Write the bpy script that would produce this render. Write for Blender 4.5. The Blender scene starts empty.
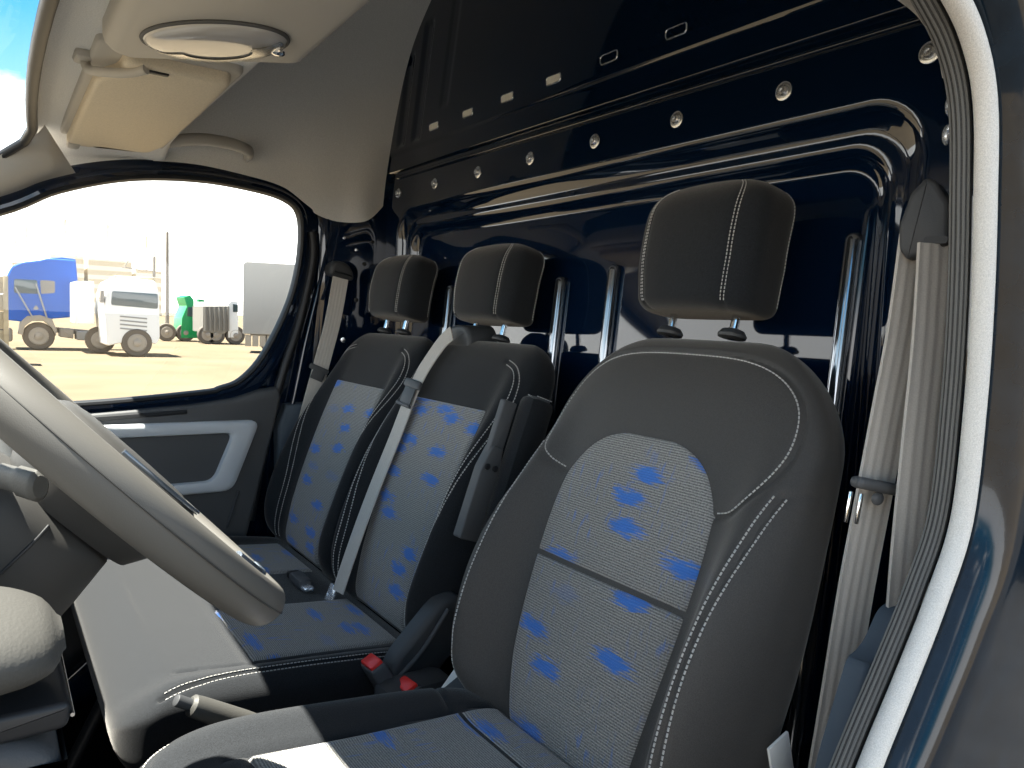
import bpy, bmesh, math, random
import numpy as np
from math import sin, cos, pi, radians, sqrt
from mathutils import Vector, Matrix

random.seed(4)
scene = bpy.context.scene
COL = scene.collection

# ------------------------------------------------------------------ camera
# x: towards the passenger side, y: towards the front of the van, z: up from the ground
AZ, PITCH, ROLL = radians(-35.3), radians(-4.5), radians(2.3)
FPX = 750.0
CAM = Vector((-1.27, 0.0, 1.68))
_fw = Vector((cos(AZ)*cos(PITCH), sin(AZ)*cos(PITCH), sin(PITCH)))
_rt = Vector((sin(AZ), -cos(AZ), 0))
_up = _rt.cross(_fw)
RT = _rt*cos(ROLL) + _up*sin(ROLL)
UP = -_rt*sin(ROLL) + _up*cos(ROLL)
cd = bpy.data.cameras.new('camera')
cam = bpy.data.objects.new('camera', cd)
COL.objects.link(cam)
cd.sensor_width = 36.0
cd.lens = FPX/1024*36.0
cd.clip_start = 0.02
cd.clip_end = 2000
_m = Matrix((RT, UP, -_fw)).transposed().to_4x4()
_m.translation = CAM
cam.matrix_world = _m
scene.camera = cam

# ------------------------------------------------------------------ world, sun, exposure
scene.view_settings.view_transform = 'Standard'
scene.view_settings.look = 'None'
scene.view_settings.gamma = 1.0
scene.view_settings.exposure = 0.22
scene.view_settings.use_curve_mapping = False

w = bpy.data.worlds.new('sky')
scene.world = w
w.use_nodes = True
nt = w.node_tree
nt.nodes.clear()
def N(t, typ, **k):
    n = t.nodes.new(typ)
    for a, b in k.items():
        setattr(n, a, b)
    return n
_o = N(nt, 'ShaderNodeOutputWorld')
_b = N(nt, 'ShaderNodeBackground')
_tc = N(nt, 'ShaderNodeTexCoord')
_sp = N(nt, 'ShaderNodeSeparateXYZ')
_cr = N(nt, 'ShaderNodeValToRGB')
_cr.color_ramp.elements[0].position = 0.0
_cr.color_ramp.elements[0].color = (1.15, 1.14, 1.10, 1)
_cr.color_ramp.elements[1].position = 0.62
_cr.color_ramp.elements[1].color = (0.13, 0.18, 0.26, 1)
for _p, _c in ((0.16, (1.15, 1.15, 1.15, 1)), (0.225, (0.15, 0.31, 0.41, 1)), (0.31, (0.05, 0.215, 0.40, 1))):
    _e = _cr.color_ramp.elements.new(_p)
    _e.color = _c
_mp = N(nt, 'ShaderNodeMapping')
_mp.inputs['Scale'].default_value = (3.0, 3.0, 7.0)
_nz = N(nt, 'ShaderNodeTexNoise')
_nz.inputs['Scale'].default_value = 1.15
_nz.inputs['Detail'].default_value = 6
_nz.inputs['Roughness'].default_value = 0.55
_cl = N(nt, 'ShaderNodeValToRGB')
_cl.color_ramp.elements[0].position = 0.57
_cl.color_ramp.elements[0].color = (0, 0, 0, 1)
_cl.color_ramp.elements[1].position = 0.72
_mx = N(nt, 'ShaderNodeMix', data_type='RGBA')
nt.links.new(_tc.outputs['Generated'], _sp.inputs[0])
nt.links.new(_sp.outputs['Z'], _cr.inputs[0])
nt.links.new(_tc.outputs['Generated'], _mp.inputs[0])
nt.links.new(_mp.outputs[0], _nz.inputs['Vector'])
nt.links.new(_nz.outputs['Fac'], _cl.inputs[0])
nt.links.new(_cl.outputs[0], _mx.inputs['Factor'])
nt.links.new(_cr.outputs[0], _mx.inputs['A'])
_mx.inputs['B'].default_value = (1.2, 1.2, 1.2, 1)
nt.links.new(_mx.outputs['Result'], _b.inputs['Color'])
_b.inputs['Strength'].default_value = 3.0
nt.links.new(_b.outputs[0], _o.inputs['Surface'])

SUN_DIR = Vector((0.13, 0.30, 0.95)).normalized()
sd = bpy.data.lights.new('sun', 'SUN')
sd.energy = 28.0
sd.color = (1.0, 0.95, 0.86)
sd.angle = radians(0.53)
sun = bpy.data.objects.new('sun', sd)
COL.objects.link(sun)
sun.location = (0, 0, 20)
sun.rotation_euler = SUN_DIR.to_track_quat('Z', 'Y').to_euler()

# ------------------------------------------------------------------ materials
def mat(name, col, rough=0.6, metal=0.0, spec=0.5, coat=0.0, sheen=0.0, bump=0.0, bscale=400.0,
        var=0.0, vscale=300.0, trans=0.0, ior=1.45, speck=None):
    m = bpy.data.materials.new(name)
    m.use_nodes = True
    t = m.node_tree
    b = t.nodes['Principled BSDF']
    b.inputs['Base Color'].default_value = (*col, 1)
    b.inputs['Roughness'].default_value = rough
    b.inputs['Metallic'].default_value = metal
    b.inputs['Specular IOR Level'].default_value = spec
    b.inputs['IOR'].default_value = ior
    if coat:
        b.inputs['Coat Weight'].default_value = coat
        b.inputs['Coat Roughness'].default_value = 0.03
    if sheen:
        b.inputs['Sheen Weight'].default_value = sheen
        b.inputs['Sheen Roughness'].default_value = 0.45
        b.inputs['Sheen Tint'].default_value = (1.0, 0.95, 0.88, 1)
    if trans:
        b.inputs['Transmission Weight'].default_value = trans
    tc = N(t, 'ShaderNodeTexCoord')
    if var:
        nz = N(t, 'ShaderNodeTexNoise')
        nz.inputs['Scale'].default_value = vscale
        nz.inputs['Detail'].default_value = 3
        t.links.new(tc.outputs['Object'], nz.inputs['Vector'])
        r = N(t, 'ShaderNodeValToRGB')
        r.color_ramp.elements[0].position = 0.3
        r.color_ramp.elements[1].position = 0.7
        r.color_ramp.elements[0].color = (*[c*(1-var) for c in col], 1)
        r.color_ramp.elements[1].color = (*[min(1, c*(1+var)) for c in col], 1)
        t.links.new(nz.outputs['Fac'], r.inputs[0])
        t.links.new(r.outputs[0], b.inputs['Base Color'])
    if bump:
        nb = N(t, 'ShaderNodeTexNoise')
        nb.inputs['Scale'].default_value = bscale
        nb.inputs['Detail'].default_value = 2
        t.links.new(tc.outputs['Object'], nb.inputs['Vector'])
        bp = N(t, 'ShaderNodeBump')
        bp.inputs['Strength'].default_value = bump
        bp.inputs['Distance'].default_value = 0.002
        t.links.new(nb.outputs['Fac'], bp.inputs['Height'])
        t.links.new(bp.outputs[0], b.inputs['Normal'])
    return m

M = {}
M['paint'] = mat('navy_black_paint', (0.0018, 0.0085, 0.026), rough=0.05, spec=0.5, coat=0.6)
M['tube'] = mat('dark_polished_tube', (0.30, 0.32, 0.35), rough=0.12, metal=0.9)
M['paint_body'] = mat('body_paint', (0.004, 0.012, 0.022), rough=0.12, spec=0.35, coat=0.3, var=0.25, vscale=30)
M['headliner'] = mat('grey_headliner_cloth', (0.76, 0.75, 0.725), rough=0.95, spec=0.1, var=0.10, vscale=500, bump=0.1)
M['headliner_plastic'] = mat('beige_grey_plastic', (0.50, 0.47, 0.42), rough=0.55, spec=0.3, bump=0.06, bscale=600)
M['visor'] = mat('visor_cloth', (0.68, 0.60, 0.47), rough=0.9, spec=0.1, var=0.08, vscale=400)
M['fabric'] = mat('black_seat_cloth', (0.0150, 0.0168, 0.0195), rough=0.9, spec=0.15, sheen=0.22, var=0.35, vscale=700, bump=0.35, bscale=900)
M['bolster'] = mat('black_bolster_cloth', (0.044, 0.0415, 0.039), rough=0.62, spec=0.35, sheen=0.25, var=0.25, vscale=800, bump=0.2, bscale=900)
M['thread'] = mat('grey_stitching_thread', (0.42, 0.41, 0.39), rough=0.7)
M['plastic'] = mat('charcoal_plastic', (0.045, 0.047, 0.050), rough=0.5, spec=0.4, bump=0.12, bscale=700)
M['plastic_mid'] = mat('dark_grey_plastic', (0.075, 0.077, 0.080), rough=0.55, spec=0.4, bump=0.15, bscale=600)
M['wheel'] = mat('grey_wheel_skin', (0.090, 0.086, 0.078), rough=0.5, spec=0.4, bump=0.06, bscale=1100)
M['wheel_dark'] = mat('wheel_hub_plastic', (0.038, 0.037, 0.035), rough=0.55, spec=0.4, bump=0.06, bscale=1100)
M['dash'] = mat('grey_dash_plastic', (0.058, 0.0565, 0.052), rough=0.55, spec=0.35, bump=0.15, bscale=500)
M['rubber'] = mat('black_rubber', (0.012, 0.013, 0.015), rough=0.45, spec=0.45)
M['seal_grey'] = mat('grey_seal_felt', (0.66, 0.64, 0.60), rough=0.9, spec=0.1, var=0.15, vscale=900, bump=0.25, bscale=900)
M['ridge'] = mat('seal_ridge_rubber', (0.13, 0.128, 0.12), rough=0.8)
M['shelf'] = mat('bay_shade_dark', (0.02, 0.02, 0.022), rough=0.7)
M['seal_rib'] = mat('ribbed_seal_rubber', (0.045, 0.045, 0.043), rough=0.75, spec=0.3, var=0.3, vscale=900)
M['chrome'] = mat('polished_chrome', (0.82, 0.82, 0.82), rough=0.10, metal=1.0)
M['steel'] = mat('zinc_steel', (0.78, 0.82, 0.88), rough=0.25, metal=0.8)
M['silver'] = mat('silver_plastic', (0.52, 0.54, 0.56), rough=0.35, spec=0.5)
M['blue_silver'] = mat('satin_blue_trim', (0.16, 0.19, 0.23), rough=0.2, metal=0.7)
M['belt'] = mat('pale_grey_webbing', (0.46, 0.43, 0.39), rough=0.8, spec=0.2, var=0.08, vscale=700, bump=0.15)
M['blueplastic'] = mat('blue_grey_plastic', (0.075, 0.095, 0.118), rough=0.65, spec=0.25, bump=0.08, bscale=500)
M['red'] = mat('red_plastic', (0.75, 0.02, 0.012), rough=0.35)
M['floor'] = mat('rubber_floor_mat', (0.005, 0.007, 0.009), rough=0.8, spec=0.1, bump=0.3, bscale=200)
M['whiteplastic'] = mat('white_plastic', (0.75, 0.74, 0.70), rough=0.5)
M['sand'] = mat('sandy_yard_ground', (0.128, 0.101, 0.067), rough=0.95, spec=0.05, var=0.14, vscale=0.35)
M['dark_apron'] = mat('added_dark_ground', (0.035, 0.034, 0.033), rough=0.9, spec=0.15, var=0.2, vscale=3)
M['tblue'] = mat('truck_blue_paint', (0.004, 0.080, 0.40), rough=0.5, spec=0.15)
M['twhite'] = mat('truck_white_paint', (0.74, 0.74, 0.73), rough=0.5, spec=0.2)
M['tgreen'] = mat('truck_green_paint', (0.0, 0.26, 0.075), rough=0.35)
M['tgrey'] = mat('trailer_grey_tarp', (0.27, 0.27, 0.265), rough=0.7)
M['tdump'] = mat('dump_body_grey', (0.20, 0.19, 0.17), rough=0.7)
M['tyre'] = mat('tyre_rubber', (0.10, 0.085, 0.07), rough=0.85)
M['rim'] = mat('wheel_rim_grey', (0.28, 0.25, 0.21), rough=0.5)
M['tdark'] = mat('chassis_grey', (0.22, 0.195, 0.165), rough=0.8)
M['glass_dark'] = mat('truck_cab_glass', (0.03, 0.055, 0.06), rough=0.08, coat=0.6)
M['bld'] = mat('pale_concrete', (0.80, 0.72, 0.58), rough=0.9, var=0.1, vscale=0.1)
M['crate'] = mat('pale_wood_board', (0.36, 0.30, 0.20), rough=0.9, var=0.15, vscale=6)
M['gold'] = mat('gold_foil', (0.75, 0.5, 0.15), rough=0.3, metal=0.8)

def glass_pane(name, tint=(1, 1, 1)):
    m = bpy.data.materials.new(name)
    m.use_nodes = True
    t = m.node_tree
    t.nodes.clear()
    o = N(t, 'ShaderNodeOutputMaterial')
    mx = N(t, 'ShaderNodeMixShader')
    tr = N(t, 'ShaderNodeBsdfTransparent')
    tr.inputs[0].default_value = (*tint, 1)
    gl = N(t, 'ShaderNodeBsdfGlossy')
    gl.inputs['Roughness'].default_value = 0.0
    mx.inputs[0].default_value = 0.05
    t.links.new(tr.outputs[0], mx.inputs[1])
    t.links.new(gl.outputs[0], mx.inputs[2])
    t.links.new(mx.outputs[0], o.inputs[0])
    return m
M['glass'] = glass_pane('clear_window_glass', (0.97, 0.99, 0.98))

def insert_material():
    """ribbed grey knit with ragged royal-blue flecks, laid out on the UVs in metres"""
    m = bpy.data.materials.new('blue_flecked_knit')
    m.use_nodes = True
    t = m.node_tree
    b = t.nodes['Principled BSDF']
    b.inputs['Roughness'].default_value = 0.85
    b.inputs['Specular IOR Level'].default_value = 0.2
    b.inputs['Sheen Weight'].default_value = 0.3
    b.inputs['Sheen Roughness'].default_value = 0.4
    b.inputs['Sheen Tint'].default_value = (1.0, 0.94, 0.86, 1)
    L = t.links.new
    uv = N(t, 'ShaderNodeTexCoord').outputs['UV']
    def mapping(sx, sy, rz=0.0):
        mp = N(t, 'ShaderNodeMapping')
        mp.inputs['Scale'].default_value = (sx, sy, 1)
        mp.inputs['Rotation'].default_value = (0, 0, rz)
        L(uv, mp.inputs[0])
        return mp.outputs[0]
    def noise(vec, scale, detail=2):
        n = N(t, 'ShaderNodeTexNoise')
        n.inputs['Scale'].default_value = scale
        n.inputs['Detail'].default_value = detail
        L(vec, n.inputs['Vector'])
        return n.outputs['Fac']
    def math_(op, a, bb, clamp=False):
        n = N(t, 'ShaderNodeMath', operation=op)
        n.use_clamp = clamp
        for i, x in enumerate((a, bb)):
            if isinstance(x, (int, float)):
                n.inputs[i].default_value = x
            else:
                L(x, n.inputs[i])
        return n.outputs[0]
    def step(v, a, bb):
        n = N(t, 'ShaderNodeMapRange')
        n.interpolation_type = 'SMOOTHSTEP'
        n.inputs['From Min'].default_value = a
        n.inputs['From Max'].default_value = bb
        L(v, n.inputs['Value'])
        return n.outputs['Result']
    # flecks: stretched cells with ragged edges
    rag = noise(mapping(38, 330), 1.0, 3)
    wob = noise(mapping(30, 30), 1.0, 2)
    vo = N(t, 'ShaderNodeTexVoronoi')
    vo.voronoi_dimensions = '2D'
    vo.inputs['Scale'].default_value = 1.0
    vo.inputs['Randomness'].default_value = 0.8
    L(mapping(7.6, 22.0, radians(3)), vo.inputs['Vector'])
    d = math_('ADD', vo.outputs['Distance'], math_('MULTIPLY', math_('SUBTRACT', rag, 0.5), 0.75))
    d = math_('ADD', d, math_('MULTIPLY', math_('SUBTRACT', wob, 0.5), 0.30))
    sep = N(t, 'ShaderNodeSeparateColor')
    L(vo.outputs['Color'], sep.inputs[0])
    keep = step(sep.outputs[0], 0.42, 0.50)
    fleck = math_('MULTIPLY', math_('MULTIPLY', step(d, 0.34, 0.12), keep), 0.9)
    # faint slanting streaks
    st = noise(mapping(110, 26, radians(-12)), 1.0, 3)
    big = noise(mapping(9, 9), 1.0, 2)
    streak = math_('MULTIPLY', math_('MULTIPLY', step(st, 0.55, 0.70), step(big, 0.45, 0.62)), 0.45)
    f = math_('MAXIMUM', fleck, streak)
    # rib weave
    wv = N(t, 'ShaderNodeTexWave', wave_type='BANDS', bands_direction='Y')
    wv.inputs['Scale'].default_value = 1.0
    wv.inputs['Distortion'].default_value = 0.6
    L(mapping(60, 90), wv.inputs['Vector'])
    grain = noise(mapping(420, 420), 1.0, 1)
    base = N(t, 'ShaderNodeValToRGB')
    base.color_ramp.elements[0].position = 0.25
    base.color_ramp.elements[0].color = (0.085, 0.085, 0.084, 1)
    base.color_ramp.elements[1].position = 0.78
    base.color_ramp.elements[1].color = (0.36, 0.35, 0.33, 1)
    L(math_('ADD', math_('MULTIPLY', wv.outputs['Fac'], 0.35), math_('MULTIPLY', grain, 0.65)), base.inputs[0])
    mx = N(t, 'ShaderNodeMix', data_type='RGBA')
    L(f, mx.inputs['Factor'])
    L(base.outputs[0], mx.inputs['A'])
    mx.inputs['B'].default_value = (0.028, 0.155, 0.54, 1)
    L(mx.outputs['Result'], b.inputs['Base Color'])
    bp = N(t, 'ShaderNodeBump')
    bp.inputs['Strength'].default_value = 0.5
    bp.inputs['Distance'].default_value = 0.0015
    L(math_('ADD', wv.outputs['Fac'], grain), bp.inputs['Height'])
    L(bp.outputs[0], b.inputs['Normal'])
    return m
M['insert'] = insert_material()

# ------------------------------------------------------------------ mesh helpers
ORG = {}
def finish(name, me, verts, parent, org):
    v = np.array(verts, dtype=float).reshape(-1, 3)
    lo, hi = v.min(0), v.max(0)
    if org is None:
        org = Vector((lo+hi)/2) if parent else Vector(((lo[0]+hi[0])/2, (lo[1]+hi[1])/2, lo[2]))
    org = Vector(org)
    o = bpy.data.objects.new(name, me)
    COL.objects.link(o)
    me.transform(Matrix.Translation(-org))
    if parent:
        o.parent = parent
        o.location = org - ORG[parent.name]
    else:
        o.location = org
    ORG[o.name] = org
    return o

class MB:
    def __init__(self):
        self.v, self.f, self.uv = [], [], {}
    def add(self, verts, faces):
        n = len(self.v)
        self.v += [tuple(p) for p in verts]
        self.f += [tuple(i+n for i in f) for f in faces]
        return self
    def box(self, c, size, bevel=0.0, rot=None, seg=2):
        bm = bmesh.new()
        bmesh.ops.create_cube(bm, size=1)
        for q in bm.verts:
            q.co = Vector((q.co.x*size[0], q.co.y*size[1], q.co.z*size[2]))
        if bevel:
            bmesh.ops.bevel(bm, geom=bm.edges[:], offset=min(bevel, min(size)*0.49), segments=seg, profile=0.5, affect='EDGES')
        bm.verts.index_update()
        R = rot if rot is not None else Matrix.Identity(3)
        vs = [R @ q.co + Vector(c) for q in bm.verts]
        fs = [[q.index for q in f.verts] for f in bm.faces]
        bm.free()
        return self.add(vs, fs)
    def bar(self, a, b, wd, th, bevel=0.0, up=(0, 0, 1)):
        a, b = Vector(a), Vector(b)
        z = (b-a).normalized()
        x = Vector(up).cross(z)
        x = x.normalized() if x.length > 1e-5 else Vector((1, 0, 0))
        y = z.cross(x)
        return self.box((a+b)/2, (wd, th, (b-a).length), bevel, Matrix((x, y, z)).transposed())
    def tube(self, pts, r, seg=12, closed=False, ry=None, up=None, cap=True):
        pts = [Vector(p) for p in pts]
        n = len(pts)
        rs = r if isinstance(r, (list, tuple)) else [r]*n
        k = ry/ (rs[0]) if ry else 1.0
        vs, fs = [], []
        prev = None
        for i, p in enumerate(pts):
            if closed:
                t = (pts[(i+1) % n]-pts[i-1]).normalized()
            else:
                t = (pts[min(i+1, n-1)]-pts[max(i-1, 0)]).normalized()
            if up is not None:
                x = Vector(up).cross(t).normalized()
            elif prev is None:
                a = Vector((0, 0, 1)) if abs(t.z) < 0.9 else Vector((1, 0, 0))
                x = a.cross(t).normalized()
            else:
                x = (prev - t*prev.dot(t)).normalized()
            prev = x
            y = t.cross(x)
            for j in range(seg):
                a = 2*pi*j/seg
                vs.append(p + x*(cos(a)*rs[i]) + y*(sin(a)*rs[i]*k))
        for i in range(n if closed else n-1):
            for j in range(seg):
                a, b = i*seg+j, i*seg+(j+1) % seg
                c, d = ((i+1) % n)*seg+(j+1) % seg, ((i+1) % n)*seg+j
                fs.append((a, b, c, d))
        if not closed and cap:
            fs.append(tuple(reversed(range(seg))))
            fs.append(tuple(range((n-1)*seg, n*seg)))
        return self.add(vs, fs)
    def prism(self, poly, fn, d0, d1, bevel=0.0):
        """polygon (a, b) pushed from depth d0 to d1; fn(a, b, d) gives the point. Bevelled on the d1 side."""
        n = len(poly)
        P = [Vector((a, b)) for a, b in poly]
        area = sum(P[i].x*P[(i+1) % n].y-P[(i+1) % n].x*P[i].y for i in range(n))
        if area < 0:
            P.reverse()
        def inset(q, d):
            out = []
            for i in range(n):
                e0 = (q[i]-q[i-1]).normalized()
                e1 = (q[(i+1) % n]-q[i]).normalized()
                n0, n1 = Vector((-e0.y, e0.x)), Vector((-e1.y, e1.x))
                m = n0+n1
                m = m/max(0.3, m.length_squared)*2
                out.append(q[i]+m*d)
            return out
        rings = [(P, d0)]
        sgn = 1 if d1 > d0 else -1
        if bevel:
            for k in range(4):
                a = k/3*pi/2
                rings.append((inset(P, bevel*(1-cos(a))), d1-sgn*bevel*(1-sin(a))))
        else:
            rings.append((P, d1))
        vs, fs = [], []
        for q, d in rings:
            vs += [fn(p.x, p.y, d) for p in q]
        for r_ in range(len(rings)-1):
            for i in range(n):
                j = (i+1) % n
                fs.append((r_*n+i, r_*n+j, (r_+1)*n+j, (r_+1)*n+i))
        fs.append(tuple(reversed(range(n))))
        fs.append(tuple(range((len(rings)-1)*n, len(rings)*n)))
        return self.add(vs, fs)
    def lathe(self, prof, base, axis, seg=20):
        base, z = Vector(base), Vector(axis).normalized()
        a = Vector((0, 0, 1)) if abs(z.z) < 0.9 else Vector((1, 0, 0))
        x = a.cross(z).normalized()
        y = z.cross(x)
        vs, fs = [], []
        for r_, h in prof:
            for j in range(seg):
                t = 2*pi*j/seg
                vs.append(base + z*h + (x*cos(t)+y*sin(t))*r_)
        for i in range(len(prof)-1):
            for j in range(seg):
                k = (j+1) % seg
                fs.append((i*seg+j, i*seg+k, (i+1)*seg+k, (i+1)*seg+j))
        fs.append(tuple(reversed(range(seg))))
        fs.append(tuple(range((len(prof)-1)*seg, len(prof)*seg)))
        return self.add(vs, fs)
    def grid(self, fn, us, vs_, closed_u=False, uvf=None):
        n0 = len(self.v)
        nu, nv = len(us), len(vs_)
        pts = [fn(u, v) for v in vs_ for u in us]
        fs = []
        for j in range(nv-1):
            for i in range(nu if closed_u else nu-1):
                k = (i+1) % nu
                fs.append((j*nu+i, j*nu+k, (j+1)*nu+k, (j+1)*nu+i))
        self.add(pts, fs)
        if uvf:
            for j, v in enumerate(vs_):
                for i, u in enumerate(us):
                    self.uv[n0+j*nu+i] = uvf(u, v)
        return self
    def build(self, name, m, parent=None, org=None, smooth=True, angle=40, solid=0.0, sub=0, fix=True):
        me = bpy.data.meshes.new(name)
        me.from_pydata([tuple(p) for p in self.v], [], self.f)
        if self.uv:
            lay = me.uv_layers.new(name='UVMap')
            for l in me.loops:
                lay.data[l.index].uv = self.uv.get(l.vertex_index, (0, 0))
        if fix:
            bm = bmesh.new()
            bm.from_mesh(me)
            bmesh.ops.recalc_face_normals(bm, faces=bm.faces[:])
            bm.to_mesh(me)
            bm.free()
        if smooth:
            me.polygons.foreach_set('use_smooth', [True]*len(me.polygons))
            me.set_sharp_from_angle(angle=radians(angle))
        me.materials.append(m if not isinstance(m, str) else M[m])
        o = finish(name, me, self.v, parent, org)
        if solid:
            md = o.modifiers.new('thickness', 'SOLIDIFY')
            md.thickness = solid
            md.offset = 0
        if sub:
            md = o.modifiers.new('smooth', 'SUBSURF')
            md.levels = md.render_levels = sub
        return o

def tag(o, label, cat, group=None, kind=None):
    o['label'] = label
    if cat:
        o['category'] = cat
    if group:
        o['group'] = group
    if kind:
        o['kind'] = kind
    return o
def thing(name, loc, label, cat, group=None):
    o = bpy.data.objects.new(name, None)
    o.empty_display_size = 0.1
    COL.objects.link(o)
    o.location = loc
    ORG[o.name] = Vector(loc)
    return tag(o, label, cat, group)
def struct(o, label=None):
    o['kind'] = 'structure'
    if label:
        o['label'] = label
    return o

def spot(px, py, **k):
    """the point of a real plane (x=, y= or z=) that the photograph shows at this pixel"""
    d = _fw + RT*((px-512)/FPX) + UP*((384-py)/FPX)
    ax, val = list(k.items())[0]
    i = 'xyz'.index(ax)
    return CAM + d*((val-CAM[i])/d[i])

def curve(pts, n=12, closed=False):
    """Catmull-Rom through the points"""
    P = [np.array(p, float) for p in pts]
    m = len(P)
    out = []
    for i in range(m if closed else m-1):
        if closed:
            a, b, c, d = P[i-1], P[i], P[(i+1) % m], P[(i+2) % m]
        else:
            a, b, c, d = P[max(i-1, 0)], P[i], P[i+1], P[min(i+2, m-1)]
        for k in range(n):
            t = k/n
            out.append(0.5*(2*b+(c-a)*t+(2*a-5*b+4*c-d)*t*t+(-a+3*b-3*c+d)*t**3))
    if not closed:
        out.append(P[-1])
    return [tuple(q) for q in out]
def resample(pts, step):
    P = [np.array(p, float) for p in pts]
    out, acc = [P[0]], 0.0
    for a, b in zip(P[:-1], P[1:]):
        L = np.linalg.norm(b-a)
        while L > 0 and acc+L >= step:
            t = (step-acc)/L
            a = a+(b-a)*t
            out.append(a)
            L = np.linalg.norm(b-a)
            acc = 0.0
        acc += L
    return out
def stitches(lines, step=0.0062, ln=0.0042, r=0.0008):
    mb = MB()
    for ln3 in lines:
        q = resample(ln3, step)
        for a, b in zip(q[:-1], q[1:]):
            a, b = Vector(a), Vector(b)
            d = (b-a).normalized()
            c = (a+b)/2
            mb.bar(c-d*ln/2, c+d*ln/2, r*2, r*2, 0)
    return mb
def stitch_parts(lines, m, parent, **k):
    for ln3 in lines:
        stitches([ln3], **k).build('stitching', m, parent, smooth=False)
def rrect(x0, x1, z0, z1, r, n=6):
    out = []
    for cx, cz, a0 in ((x1-r, z1-r, 0), (x0+r, z1-r, pi/2), (x0+r, z0+r, pi), (x1-r, z0+r, 3*pi/2)):
        for k in range(n+1):
            a = a0+k/n*pi/2
            out.append((cx+r*cos(a), cz+r*sin(a)))
    return out

def interp(tab):
    xs, ys = [a for a, b in tab], [b for a, b in tab]
    # smooth monotone-ish interpolation through a cubic table
    def f(v):
        v = min(max(v, xs[0]), xs[-1])
        for i in range(len(xs)-1):
            if v <= xs[i+1]:
                t = (v-xs[i])/(xs[i+1]-xs[i])
                m = lambda j: 0 if j in (0, len(xs)-1) else (ys[j+1]-ys[j-1])/(xs[j+1]-xs[j-1])
                h = xs[i+1]-xs[i]
                return ((2*t**3-3*t*t+1)*ys[i]+(t**3-2*t*t+t)*h*m(i)+(-2*t**3+3*t*t)*ys[i+1]+(t**3-t*t)*h*m(i+1))
        return ys[-1]
    return f

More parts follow.
